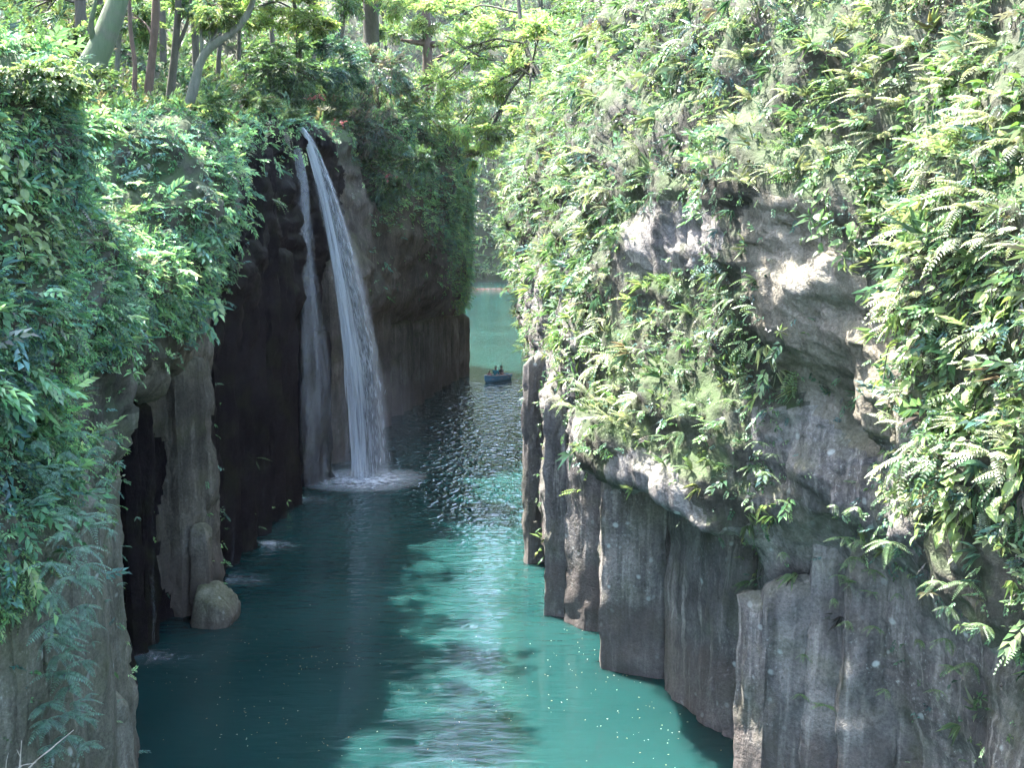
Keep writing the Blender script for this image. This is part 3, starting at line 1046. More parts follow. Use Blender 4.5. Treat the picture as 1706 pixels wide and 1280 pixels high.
veg_layer('cliff_plants', 'leafy vines and ferns covering the right gorge wall', PR, NR2, VR, w_right,
          [('heart', 18500, .168, (2, 3, 3, 1.5, 2.0, .4), (1.12, 1.15, 1.5), 0.8, 1.0, .9), ('spray', 21500, .20, (2, 3, 2.5, 2, 1.5, .5), (1.12, 1.15, 1.55), 0.9, 1.0, .8), ('spray', 1400, .5, (2, 3, 2.5, 2, 1.5, .6), (1.15, 1.2, 1.5), 0.9, 1.0, .7), ('grass', 2500, .45, (1, 2, 3, 1, 3, .4), (1.2, 1.15, 1.4), 0.6, 1.0, .8),
           ('star', 4800, .27, (1, 2, 3, 1, 3, .5), (1, 1, 1), 1.0, 1.0, .8), ('fern', 1200, .55, (1, 2, 3, 1.5, 3, .3), (1.3, 1.25, 1.5), 1.0, 1.1, .7)], 21, M['leaf'])
veg_layer('cliff_plants', 'blue green shrubs and vines covering the left gorge wall', PL, NL2, VL, lambda px, py, v, d, c: w_left(px, py, v, d, c) * (v < 5.3),
          [('heart', 12500, .175, (2, 3, 3, 2, 1.5, .5), (1.95, 2.1, 2.5), 0.8, 1.0, .9), ('spray', 15500, .20, (2, 3, 2, 3, 1, .6), (1.85, 2.1, 2.6), 0.9, 1.0, .8), ('spray', 900, .5, (2, 3, 2, 3, 1, .3), (1.9, 2.15, 2.6), 1.0, 1.0, .6),
           ('star', 6200, .23, (2, 3, 2, 3, 1, .3), (1.85, 2.15, 2.6), 1.1, 1.0, .7), ('star', 1200, .46, (2, 3, 2, 3, 1, .1), (1.9, 2.15, 2.6), 1.1, 1.0, .6), ('fern', 700, .55, (2, 3, 2, 3, 1, .3), (.95, 1, 1.1), 1.0, 1.1, .7)], 31, M['leaf'])
# undergrowth on the wooded banks above the walls
lod_b = lambda d: np.clip(d / 34.0, 0.8, 3.5)
veg_layer('undergrowth', 'undergrowth on the wooded bank above the left wall', PL, NL2, VL, lambda px, py, v, d, c: (v > 5.12) * (0.35 + np.clip(fbm(c * 0.3, 71, 3), 0, 1)) * (d < 200),
          [('spray', 6200, .42, (3, 3, 2, 2, 1.2, 1.0), (1, 1, 1), 1.0, .6, 1.2), ('star', 3600, .42, (3, 2, 2, 2, 1.5, .6), (1, 1, 1), 1.0, .6, 1.1), ('grass', 2400, .4, (1, 2, 3, 1, 3, .8), (1, 1, 1), 1.2, .5, 1.0)], 41, M['leaf'], lod_b)
veg_layer('undergrowth', 'undergrowth on the wooded bank above the right wall', PR, NR2, VR, lambda px, py, v, d, c: (v > 5.85) * 1.0 * (d < 200),
          [('spray', 3000, .45, (3, 3, 2, 2, 1.5, .8), (1, 1, 1), 1.0, .6, 1.1), ('star', 1700, .45, (2, 3, 2, 2, 1.5, .4), (1, 1, 1), 1.0, .6, 1.0)], 43, M['leaf'], lod_b)


def far_forest():
    rg = np.random.default_rng(51)
    n = 40000
    a = rg.integers(20, 90, n)
    b_ = (1.5 + 56 * rg.random(n) ** 1.5).astype(int)
    pos = GH[a, b_] + 1.0 * rg.normal(size=(n, 3)) * np.array((2.0, 1.5, 0.8))
    # rounded crowns standing off the slope
    pos = pos + np.array((0, -1, 0.4)) * (3.5 * np.clip(fbm(GH[a, b_] * 0.16, 5, 2) + 0.3, -.2, 1))[:, None]
    px, py = proj(pos)
    pos = pos[(px > 480) & (px < 1080) & (py > -120)][:8500]
    n = len(pos)
    R = basis(nrm(np.tile((0, -1., -.3), (n, 1)) + 0 * pos), np.tile((0, -.3, 1.), (n, 1)), rg, 1.2)
    colr = palette(n, rg, (3, 3, 2, 3, 1, 0)) * (1 + 0.4 * fbm(pos * 0.12, 9, 3)[:, None])
    V, T, C = foliage(SPR['spray'] + SPR['star'], pos, R, rg.uniform(1.6, 3.4, n), colr, rg)
    o = obj('forest', mesh('forest', V, T, False, C), M['leaf'])
    o['kind'] = 'stuff'
    o['label'] = 'hazy green forest on the far hillside'


far_forest()


# ------------------------------------------------------------------ trees and shrubs
def crown_mesh(name, blobs, pal, size, rg, tint=(1, 1, 1), kinds=('spray', 'star'), flat=0.55):
    sets = []
    for c, r, n in blobs:
        r = np.array(r, dtype=float)
        # sub-clumps give gaps and an uneven outline
        k = max(5, n // 26)
        cc = nrm(rg.normal(size=(k, 3))) * rg.uniform(.25, 1.0, (k, 1)) ** 0.6
        per = rg.integers(k, size=n)
        pos = c + (cc[per] + rg.normal(size=(n, 3)) * np.array((.17, .17, .09))) * r
        out = nrm(pos - c + 1e-3)
        R = basis(nrm(out + np.array((0, 0, -.15))), np.tile((0, 0, 1.), (n, 1)) + out * .3, rg, flat)
        colr = palette(n, rg, pal, tint) * (1 + .22 * rg.normal(size=(k, 1)))[per]
        sets.append(foliage([t for q in kinds for t in SPR[q]], pos, R, size * rg.uniform(.7, 1.3, n), colr, rg))
    V, T, C = merge(sets)
    return V, T, C


def tree(name, label, cat, path, r0, r1, bark, blobs, pal, size, seed, tint=(1, 1, 1), forks=(), group=None, kinds=('spray', 'star'), mat='leaf_canopy', limbs=4):
    rg = np.random.default_rng(seed)
    pts = resample([P(*q) for q in path], 16)
    root = pts[0].copy()
    pts[0] -= np.array((0, 0, 0.35))
    t = np.linspace(0, 1, len(pts))
    rad = r0 + (r1 - r0) * t + 0.35 * r0 * np.exp(-t * 14)
    parts = [tube(pts, rad, 10, True, seed, 0.16)]
    limb = []
    for fk in forks:
        fp = resample([P(*q[:3]) for q in fk[0]], 10)
        limb.append(tube(fp, np.linspace(fk[1], fk[1] * .35, 10), 7, True, seed + 1, 0.12))
    bl = []
    for q in blobs:
        c = P(*q[:3]) if len(q) == 5 else np.array(q[0])
        r, n = q[-2], q[-1]
        r = (r, r, r * .7) if np.isscalar(r) else r
        bl.append((c, r, n))
        # a limb from the nearest part of the trunk, then twigs through the clump
        k = np.argmin(np.linalg.norm(pts[5:] - c, axis=1)) + 5
        k = max(5, k - 2)
        s = pts[k]
        m = 0.5 * (s + c) + np.array((0, 0, 0.12 * np.linalg.norm(c - s)))
        lp = resample([s, m, c], 9)
        lr = min(rad[k] * .55, 0.035 + 0.02 * np.linalg.norm(c - s))
        parts.append(tube(lp, np.linspace(lr, lr * .4, 9), 6, True, seed + 2, 0.1))
        for _ in range(limbs):
            e = c + nrm(rg.normal(size=3)) * np.array(r) * 0.85
            bp = resample([lp[rg.integers(4, 8)], 0.5 * (c + e) + rg.normal(size=3) * .12, e], 6)
            parts.append(tube(bp, np.linspace(lr * .45, lr * .12, 6), 4, False))
    V, T = join(parts)
    o = empty(name, tuple(root), label, cat, group)
    tr = obj('trunk', mesh('trunk', V - root, T), M[bark], o)
    for V, T in limb:
        obj('limb', mesh('limb', V - root, T), M[bark], tr)
    V, T, C = crown_mesh('crown', bl, pal, size, rg, tint, kinds)
    obj('crown', mesh('crown', V - root, T, False, C), M[mat], o)
    return o


PD, PM, PY = (4, 3, .6, 3, .2, .1), (3, 3, 2, 2, 1, .2), (.6, 2, 4, .4, 4, .1)
tree('leaning_tree', 'thick moss covered tree trunk leaning right at the top left', 'tree', [(104, 205, 31.5), (135, 145, 31.5), (172, 70, 31.6), (196, 5, 31.8), (215, -90, 32)], .40, .22, 'bark_moss',
     [(230, -200, 33, 2.0, 200), (330, -160, 32, 1.6, 150)], PM, .42, 101, forks=[([(160, 90, 31.6), (150, 40, 31.2), (168, -30, 31)], .1)])
tree('forest_tree', 'straight dark trunk behind the mossy leaning tree', 'tree', [(139, 95, 44), (133, 0, 44), (130, -180, 44)], .24, .18, 'bark', [(120, -180, 44, 2.2, 170), (60, 10, 45, 1.4, 150)], PD, .5, 102)
tree('forest_tree', 'slender reddish trunk left of the grey curved tree', 'tree', [(243, 195, 37), (252, 110, 37), (259, 40, 37), (262, -90, 37)], .15, .10, 'bark_red', [(262, -120, 37, 1.6, 140), (232, 30, 37.5, .9, 130)], PM, .4, 103)
tree('curved_tree', 'grey tree with a limb arching right above the fall', 'tree', [(303, 205, 36), (322, 150, 36), (336, 92, 36), (356, 72, 36), (398, 48, 36), (418, 15, 36), (436, -50, 36)], .17, .08, 'bark_grey',
     [(372, 28, 36.4, .75, 190), (434, -25, 36, .8, 110), (345, 10, 36, .8, 140)], PY, .33, 104, forks=[([(337, 90, 36), (334, 50, 36), (345, 22, 36.2)], .07)])
tree('forest_tree', 'thin pale stem just right of the leaning trunk', 'tree', [(193, 165, 39), (196, 90, 39), (203, 10, 39), (205, -90, 39)], .09, .06, 'bark_grey', [(205, -110, 39, 1.4, 120), (196, 20, 39, .9, 120)], PM, .4, 105)
tree('forest_tree', 'dark forked stem in front of the left wood', 'tree', [(280, 190, 39.5), (290, 100, 39.5), (297, 20, 39.5), (300, -90, 39.5)], .14, .1, 'bark', [(300, -120, 39.5, 1.6, 140), (318, 20, 40, .9, 130)], PM, .42, 106, forks=[([(291, 90, 39.5), (316, 30, 39.5), (322, -60, 39.5)], .08)])
tree('forest_tree', 'reddish thin stem leaning left behind the ivy bank', 'tree', [(222, 170, 35), (226, 110, 35), (217, 50, 35), (214, -70, 35)], .075, .05, 'bark_red', [(214, -100, 35, 1.3, 180)], PM, .36, 107)
tree('maple_tree', 'bright yellow green maple hanging in above the fall', 'tree', [(500, 125, 58), (496, 40, 57), (480, -60, 56)], .16, .08, 'bark',
     [(430, 10, 54, 1.5, 300), (490, 10, 54, 1.6, 340), (525, 45, 54, 1.0, 200), (455, -60, 54, 2.0, 300)], (.2, 1, 4, 0, 6, 0), .42, 108, kinds=('star',), tint=(1.3, 1.3, .9), mat='leaf_canopy')
tree('cedar_tree', 'very thick dark straight trunk above the pale shrub', 'tree', [(620, 95, 82), (618, 20, 82), (612, -120, 82)], .55, .45, 'bark', [(645, -150, 82, 2.6, 160), (560, -120, 80, 2.2, 140)], PD, .9, 109)
tree('forest_tree', 'thin dark trunk left of the very thick one', 'tree', [(566, 70, 78), (572, 10, 78), (574, -100, 78)], .2, .16, 'bark', [(560, -20, 78, 2.0, 220)], PM, .75, 110)
tree('broken_tree', 'reddish trunk with dark level limbs above the gap', 'tree', [(712, 150, 86), (713, 95, 86), (710, 30, 86), (704, -90, 86)], .42, .25, 'bark_red', [(690, -60, 86, 2.2, 150), (660, 55, 86, 1.6, 160)], PM, .8, 111,
     forks=[([(712, 72, 86), (690, 70, 85.8), (668, 66, 85.5)], .3), ([(712, 74, 86), (738, 72, 85.8), (770, 75, 85.5)], .28), ([(716, 105, 86), (740, 92, 86), (768, 74, 86)], .2)])
tree('overhanging_tree', 'pale green layered tree leaning left from the right wall', 'tree', [(935, 175, 70), (905, 140, 71), (880, 95, 72), (866, 30, 73), (858, -70, 74)], .24, .1, 'bark',
     [(860, 130, 72, 1.8, 260), (800, 150, 74, 1.8, 260), (780, 80, 75, 2.0, 300), (850, 50, 74, 2.0, 280), (740, 30, 77, 2.4, 380), (820, 215, 73, 1.5, 260), (770, 205, 76, 1.6, 260), (700, 10, 80, 2.0, 240), (735, 140, 80, 1.8, 300), (800, 260, 78, 1.2, 180), (880, 190, 69, 1.3, 200), (660, -10, 80, 2.0, 260), (900, 60, 70, 1.6, 220)],
     (1, 2, 4, 1, 5, .3), .55, 112, mat='leaf_canopy', tint=(1.9, 1.8, 1.9), forks=[([(900, 135, 71), (862, 110, 72), (800, 95, 74), (745, 60, 76)], .1), ([(905, 150, 70.5), (880, 175, 71), (850, 165, 72), (815, 200, 73)], .07)])
tree('forest_tree', 'upright stem at the top of the right wall', 'tree', [(950, 120, 76), (905, 60, 78), (895, -60, 78)], .2, .15, 'bark', [(900, -60, 78, 2.2, 130), (945, 20, 76, 2.0, 260), (1000, 10, 60, 1.8, 260)], PM, .7, 113)
tree('forest_tree', 'small tree growing out of the right wall brow', 'tree', [(1000, 60, 52), (1005, 0, 52), (1010, -80, 52)], .12, .08, 'bark', [(985, 40, 51, 1.4, 260), (1050, 20, 48, 1.5, 260), (1010, -60, 52, 2, 260)], PM, .45, 114)


def shrub(label, px, py, d, r, n, pal, size, seed, tint=(1, 1, 1), kinds=('spray', 'star'), mat='leaf', name='shrub', drop=1.0, cat='shrub'):
    c = P(px, py, d)
    r = np.array(r if not np.isscalar(r) else (r, r, r * .8), dtype=float)
    rg = np.random.default_rng(seed)
    root = c - np.array((0, 0, r[2] * drop))
    o = empty(name, tuple(root), label, cat)
    parts = []
    for _ in range(9):
        e = c + nrm(rg.normal(size=3)) * r * rg.uniform(.4, .85)
        m = 0.5 * (root + e) + rg.normal(size=3) * .1 * r
        parts.append(tube(resample([root + rg.normal(size=3) * .05, m, e], 7), np.linspace(.035, .01, 7), 5, False))
    V, T = join(parts)
    obj('stems', mesh('stems', V - root, T), M['bark'], o)
    bl = [(c, r, n)] + [(c + nrm(rg.normal(size=3)) * r * .8, r * .5, n // 5) for _ in range(4)]
    V, T, C = crown_mesh('foliage', bl, pal, size, rg, tint, kinds)
    obj('foliage', mesh('foliage', V - root, T, False, C), M[mat], o)
    return o


shrub('sunlit yellow green bush at the left edge above the near wall', 20, 140, 17.5, (.85, .9, .42), 420, PY, .23, 201, kinds=('spray', 'heart'))
shrub('loose sunlit shrub spilling over the corner of the near left wall', 78, 120, 19.2, (.75, .7, .5), 260, PY, .27, 218, kinds=('spray', 'star'))
shrub('feathery pale shrub on the slope below the mossy leaning tree', 112, 205, 22.5, (.8, .7, .6), 260, PM, .28, 219, tint=(1.4, 1.5, 1.7))
shrub('glossy broad leaved bush below the sunlit bush on the left edge', 12, 300, 17.2, (.5, .7, .5), 260, (1, 3, 4, 0, 2, 0), .3, 202, kinds=('heart',))
shrub('yellow green fern mound left of the fall lip', 425, 178, 49, (1.2, 1.2, .5), 480, PY, .34, 203, kinds=('grass', 'spray'))
shrub('mossy grass tuft right at the lip of the fall', 468, 192, 51.4, (.65, .7, .32), 220, PY, .26, 204, kinds=('grass',))
shrub('dark evergreen bush behind the fall lip', 470, 120, 57, (2.0, 1.6, 1.3), 520, PD, .5, 205)
shrub('blue green evergreen bush above the fall', 545, 110, 62, (2.0, 1.7, 1.6), 560, PD, .5, 206, tint=(.8, .95, 1.3))
shrub('pale silvery shrub on the brow right of the fall', 630, 130, 66, (1.7, 1.6, 1.7), 480, (1, 1, 1, 1, 1, 3), .45, 207, tint=(1.5, 1.5, 2.0), kinds=('spray',))
shrub('dull brownish shrub hanging below the silvery shrub', 600, 215, 62.5, (1.9, 1.4, 1.5), 520, (2, 1, 0, 2, 0, 3), .45, 208, tint=(.8, .75, .9))
shrub('dark shrub with pink blossom right of the fall lip', 545, 188, 60.5, (1.2, 1.0, 1.0), 320, PD, .42, 209)
shrub('grey green bush near the middle of the far left brow', 690, 190, 72, (1.9, 1.6, 2.0), 480, (2, 2, 1, 2, 0, 1), .5, 210)
shrub('yellowish shrub on the far left corner above the gap', 735, 222, 86, (1.0, 1.2, 1.8), 400, (1, 2, 4, 1, 2, .5), .55, 211)
shrub('dark ivy mass draped below the brow right of the fall', 650, 290, 63.5, (2.2, 1.2, 1.8), 620, PD, .42, 212, kinds=('heart', 'spray'))
shrub('pale bush hanging over the gap from the right wall', 842, 395, 67, (.35, .8, 1.4), 240, (1, 2, 3, 1, 2, 1), .32, 213, tint=(1.2, 1.1, 1.3))
shrub('light green bush hanging off the far left corner', 764, 330, 92.5, (.4, .8, 2.0), 220, PM, .42, 214)
shrub('grey twiggy tuft under the mossy leaning tree', 178, 195, 30, (.55, .5, .45), 170, (1, 1, 0, 1, 0, 5), .26, 215, kinds=('grass', 'spray'))
shrub('leafy bush beside the foot of the curved tree', 345, 185, 35.5, (.9, .8, .6), 260, PM, .34, 216)
shrub('green shrub in front of the wood at the far top left', 95, 100, 36, (1.2, 1.2, 1.0), 300, PM, .42, 217)


def blossoms():
    rg = np.random.default_rng(88)
    o = empty('azalea_blossom', tuple(P(545, 200, 57.2)), 'small pink azalea blossoms among the dark shrubs right of the fall lip', 'blossom')
    root = np.array(o.location)
    for px, py, dd, n, s in ((523, 162, 57.0, 22, (.36, .3, .09)), (556, 208, 57.0, 14, (.22, .3, .25)), (652, 295, 61.6, 10, (.25, .2, .2))):
        pos = P(px, py, dd) + rg.normal(size=(n, 3)) * np.array(s)
        R = basis(np.tile((0, -1., .2), (n, 1)), np.tile((0, -.6, 1.), (n, 1)), rg, 1.2)
        V, T, C = foliage(SPR['star'], pos, R, rg.uniform(.14, .22, n), np.tile((.42, .12, .15), (n, 1)), rg)
        f = obj('flower_cluster', mesh('flower_cluster', V - root, T, False, C), M['leaf'], o)
        f['kind'] = 'stuff'


blossoms()


def deep_wood():
    """slender trees deeper in the wood on the left bank: one built, the rest copies of it"""
    rg = np.random.default_rng(301)
    spots = [(75, 20, 52), (165, 60, 50), (225, 45, 55), (270, 70, 52), (325, 60, 56), (360, 90, 60), (395, 50, 64), (455, 70, 68), (520, 65, 72), (650, 70, 92), (60, 60, 60), (200, 60, 64), (110, 55, 70)]
    proto = None
    for i, (px, py, d) in enumerate(spots):
        p = P(px, py, d)
        # stand on the bank: nearest point of the left ground sheet
        g = PL[:, -40:].reshape(-1, 3)
        k = np.argmin((g[:, 0] - p[0]) ** 2 + (g[:, 1] - p[1]) ** 2)
        p = np.array((p[0], p[1], g[k, 2]))
        if proto is None:
            parts = [tube(resample([(0, 0, -.4), (.1, .05, 4), (.0, .2, 8), (.3, .1, 13)], 14), np.linspace(.17, .07, 14), 8, True, 3, .15)]
            bl = []
            for c, r, n in (((.2, .1, 11.5), (2.2, 2.2, 1.6), 240), ((-.8, .6, 9.0), (1.4, 1.4, .9), 110), ((1.2, -.3, 8.2), (1.2, 1.2, .8), 90), ((.6, .4, 4.5), (1.0, 1.0, .5), 50)):
                bl.append((np.array(c), r, n))
                parts.append(tube(resample([(.05, .1, c[2] - 1.6), c], 6), np.linspace(.06, .02, 6), 5, False))
            V, T = join(parts)
            proto = empty('slender_tree', tuple(p), 'slender tree deeper in the wood on the left bank', 'tree', 'slender trees in the left wood')
            obj('trunk', mesh('trunk', V, T), M['bark'], proto)
            V, T, C = crown_mesh('crown', bl, PM, .5, rg)
            obj('crown', mesh('crown', V, T, False, C), M['leaf'], proto)
            kids = list(proto.children)
            continue
        o = proto.copy()
        COL.objects.link(o)
        o.location = tuple(p)
        o.rotation_euler = (rg.uniform(-.08, .08), rg.uniform(-.08, .08), rg.uniform(0, 6.28))
        s = rg.uniform(.8, 1.15)
        o.scale = (s, s, s)
        for k_ in kids:
            c = k_.copy()
            COL.objects.link(c)
            c.parent = o


deep_wood()

# ------------------------------------------------------------------ the waterfall, trickles and splashes
def fall_mat(name, alpha, tint=(0.86, 0.9, 0.93)):
    n = NT(name)
    d = n.n('BsdfDiffuse', Color=(*tint, 1))
    tl = n.n('BsdfTranslucent', Color=(*tint, 1))
    m1 = n.n('MixShader', Fac=0.45)
    n.t.links.new(d.outputs[0], m1.inputs[1])
    n.t.links.new(tl.outputs[0], m1.inputs[2])
    tr = n.n('BsdfTransparent')
    m2 = n.n('MixShader', Fac=alpha)
    n.t.links.new(tr.outputs[0], m2.inputs[1])
    n.t.links.new(m1.outputs[0], m2.inputs[2])
    n.t.links.new(m2.outputs[0], n.out.inputs[0])
    return n.m


M['fall_core'] = fall_mat('fall_core', 0.55)
M['fall_veil'] = fall_mat('fall_veil', 0.24)
M['fall_spray'] = fall_mat('fall_spray', 0.42)
M['fall_mist'] = fall_mat('fall_mist', 0.05)


def foam_mat(name, strength, cx, cy, rad):
    n = NT(name)
    g = n.n('NewGeometry')
    p = g.outputs['Position']
    dv = n.n('VectorMath', _operation='DISTANCE')
    n.t.links.new(p, dv.inputs[0])
    dv.inputs[1].default_value = (cx, cy, 0.05)
    fall = n.ramp(n.math('DIVIDE', dv.outputs['Value'], rad), [(0.1, 1.0), (0.5, 0.4), (1.0, 0.0)])
    ns = n.ramp(n.noise(p, 3.0, 4, 0.7), [(0.35, 0.15), (0.62, 1.0)])
    d = n.n('BsdfDiffuse', Color=(.85, .9, .92, 1))
    tr = n.n('BsdfTransparent')
    m = n.n('MixShader')
    n.set(m, 'Fac', n.math('MULTIPLY', n.math('MULTIPLY', fall, ns), strength, True))
    n.t.links.new(tr.outputs[0], m.inputs[1])
    n.t.links.new(d.outputs[0], m.inputs[2])
    n.t.links.new(m.outputs[0], n.out.inputs[0])
    return n.m


def curve_px(pts, n=40):
    q = np.array([P(*a) for a in pts])
    return resample(q, n)


def strands(left, right, count, beta, wid, rg, lmin=.12, lmax=.6, jit=.05, depth=.35, clump=.6):
    """falling water as many thin ribbons that follow the curve between a left and a right edge"""
    parts = []
    n = len(left)
    hubs = rg.beta(*beta, size=9)
    for _ in range(count):
        u = np.clip(hubs[rg.integers(len(hubs))] + rg.normal() * .055, 0, 1.05) if rg.random() < clump else rg.beta(*beta)
        t0 = rg.uniform(-.25, .95)
        t1 = min(1, t0 + rg.uniform(lmin, lmax))
        t0 = max(0, t0)
        if t1 - t0 < .005:
            continue
        k = np.linspace(t0, t1, 9) * (n - 1)
        i = np.clip(k.astype(int), 0, n - 2)
        f = (k - i)[:, None]
        Lp = left[i] * (1 - f) + left[i + 1] * f
        Rp = right[i] * (1 - f) + right[i + 1] * f
        uu = u + rg.normal() * .06 * np.linspace(0, 1, 9) + .03 * np.sin(k * rg.uniform(.2, .5) + rg.uniform(0, 6))
        c = Lp + (Rp - Lp) * uu[:, None] + np.array((0, rg.uniform(-depth, depth), 0)) * (0.15 + k / n)[:, None] + rg.normal(size=3) * jit * (k / n)[:, None]
        a = rg.uniform(0, math.pi)
        sd = np.array((math.cos(a), math.sin(a), 0))
        w = wid * rg.uniform(.5, 1.6) * np.sin(np.linspace(.15, math.pi - .1, 9))[:, None]
        V = np.concatenate((c - sd * w, c + sd * w))
        j = np.arange(8)
        T = np.vstack((np.stack((j, j + 1, j + 10), 1), np.stack((j, j + 10, j + 9), 1)))
        parts.append((V, T))
    return join(parts)


def waterfall():
    rg = np.random.default_rng(5)
    o = empty('waterfall', tuple(FALL), 'tall white waterfall leaping off the left wall into the water', 'waterfall')
    root = np.array(o.location)
    db = FALL[1]
    Lc = curve_px([(499, 214, 51.2), (512, 240, 51.6), (530, 310, 52.0), (548, 400, 52.3), (562, 480, 52.6), (575, 580, 52.9), (584, 690, 53.2), (589, 802, db)])
    Rc = curve_px([(506, 212, 51.2), (528, 244, 51.8), (556, 320, 52.4), (580, 400, 52.8), (600, 480, 53.1), (622, 580, 53.4), (636, 690, 53.5), (642, 802, db)])
    Cr = curve_px([(505, 212, 51.2), (524, 250, 51.7), (545, 320, 52.2), (565, 410, 52.5), (582, 500, 52.8), (600, 600, 53.1), (612, 700, 53.3), (618, 802, db)])
    for nm, A, Bc, cnt, be, wd, mt, kw in (('main_stream', Lc, Cr, 1500, (1.3, 1.6), .038, 'fall_core', dict(lmin=.03, lmax=.25, jit=.12, clump=.3)), ('spray_veil', Lc, Rc, 1500, (1.5, 1.3), .085, 'fall_mist', dict(jit=.25, clump=.1)),
                                          ('spray_drops', Cr, Rc, 1700, (1.0, 1.7), .02, 'fall_spray', dict(lmin=.012, lmax=.035, jit=.2, clump=.2))):
        V, T = strands(A, Bc, cnt, be, wd, rg, **kw)
        p = obj(nm, mesh(nm, V - root, T), M[mt], o)
        p['kind'] = 'stuff'
    # thin curtain that clings to the rock left of the leap
    La = curve_px([(484, 232, 51.0), (487, 300, 50.8), (496, 420, 50.4), (501, 520, 50.3), (506, 640, 50.2), (508, 814, 50.2)])
    Ra = curve_px([(496, 232, 51.2), (512, 300, 51.2), (520, 420, 50.8), (534, 520, 50.6), (554, 640, 50.5), (566, 814, 50.6)])
    V, T = strands(La, Ra, 380, (1.1, 1.1), .10, rg, jit=.35, lmin=.06, lmax=.3, clump=.2)
    p = obj('side_curtain', mesh('side_curtain', V - root, T), M['fall_mist'], o)
    p['kind'] = 'stuff'
    # foam where it lands
    foam = NT
    for (px, py, rx, ry, st) in ((608, 800, 3.6, 2.6, .9),):
        c = W(px, py)
        a = np.linspace(0, 2 * math.pi, 40, endpoint=False)
        r = np.linspace(0, 1, 9)
        V = np.array([[c[0] - root[0] + rx * q * math.cos(t), c[1] - root[1] + ry * q * math.sin(t), .03 + .10 * (1 - q) ** 2] for q in r[1:] for t in a] + [[c[0] - root[0], c[1] - root[1], .14]])
        T = []
        for i in range(40):
            T.append((len(V) - 1, i, (i + 1) % 40))
            for k in range(7):
                x0, x1 = k * 40 + i, k * 40 + (i + 1) % 40
                T += [(x0, x0 + 40, x1 + 40), (x0, x1 + 40, x1)]
        obj('foam', mesh('foam', V, np.array(T)), foam_mat('foam', st, c[0], c[1], 3.2), o)
    # boiling drops thrown up at the foot
    n = 900
    c = W(606, 800) + np.abs(rg.normal(size=(n, 3))) * np.array((0, 0, .38)) + rg.normal(size=(n, 3)) * np.array((1.05, .6, 0))
    R = basis(np.tile((1., 0, 0), (n, 1)), np.tile((0, 0, 1.), (n, 1)), rg, 3)
    V, T, C = foliage(SPR['star'], c, R, rg.uniform(.05, .13, n), np.ones((n, 3)), rg)
    p = obj('splash', mesh('splash', V - root, T, False), M['fall_veil'], o)
    p['kind'] = 'stuff'

    a, b_ = 24, 14
    u, w = np.meshgrid(np.linspace(0, 2 * math.pi, a, endpoint=False), np.linspace(0, math.pi, b_), indexing='ij')
    D = np.stack((np.cos(u) * np.sin(w), np.sin(u) * np.sin(w), np.cos(w)), -1)
    V = (D * (1 + .25 * fbm(D * 1.5, 3, 3))[..., None] * np.array((2.3, 1.5, 3.8))).reshape(-1, 3) + np.array((.2, -.2, 2.2))
    i = np.arange(a)[:, None] * b_
    k = ((np.arange(a) + 1) % a)[:, None] * b_
    j = np.arange(b_ - 1)[None]
    mm = NT('mist')
    vv = mm.n('VolumePrincipled', Density=.02)
    vv.inputs['Color'].default_value = (.92, .96, 1, 1)
    mm.t.links.new(vv.outputs[0], mm.out.inputs['Volume'])
    p = obj('mist', mesh('mist', V, np.stack((i + j, i + j + 1, k + j + 1, k + j), -1).reshape(-1, 4)), mm.m, o)
    p['kind'] = 'stuff'


waterfall()


def trickle(label, pts, px, py, seed, wid=.011, n=9, rad=.8):
    rg = np.random.default_rng(seed)
    c = W(px, py)
    o = empty('trickle', tuple(c), label, 'trickle')
    A = curve_px([(a - .8, b_, d) for a, b_, d in pts], 30)
    A[:, 0] += .07 * fbm(A * np.array((0, 0, .9)) + seed * 7.3, seed, 3)
    Bc = A + np.array((.05, 0, 0))
    V, T = strands(A, Bc, n, (1, 1), wid, rg, lmin=.2, lmax=.7, jit=.02, depth=.04)
    p = obj('thread', mesh('thread', V - c, T), M['fall_mist'], o)
    p['kind'] = 'stuff'
    n2 = 110
    q = rg.normal(size=(n2, 3)) * np.array((rad * .5, rad * .28, 0)) + np.array((0, 0, .02)) + np.abs(rg.normal(size=(n2, 3))) * np.array((0, 0, .06))
    R = basis(np.tile((1., 0, 0), (n2, 1)), np.tile((0, 0, 1.), (n2, 1)), rg, 1.0)
    V, T, C = foliage(SPR['star'], q, R, rg.uniform(.05, .14, n2), np.ones((n2, 3)), rg)
    p = obj('splash', mesh('splash', V, T, False), M['fall_veil'], o)
    p['kind'] = 'stuff'


trickle('thin trickle splashing beside the near left wall', [(258, 740, 30.2), (257, 900, 30.2), (256, 1096, 30.0)], 258, 1097, 1, rad=1.0)
trickle('thin trickle splashing right of the boulder', [(388, 820, 37.4), (389, 900, 37.0), (388, 964, 36.6)], 402, 968, 2, rad=1.0)
trickle('short trickle from a rock edge onto the water under the black columns', [(461, 858, 42.0), (462, 880, 41.8), (462, 909, 41.6)], 460, 911, 3)
trickle('thin trickle down the last black column left of the fall', [(499, 540, 48.5), (500, 660, 48.3), (502, 832, 47.8)], 510, 834, 4, rad=1.1)
trickle('thin white trickle in the middle of the black columns', [(443, 740, 42.2), (440, 820, 42.0), (446, 905, 41.7)], 448, 908, 5, rad=.4)


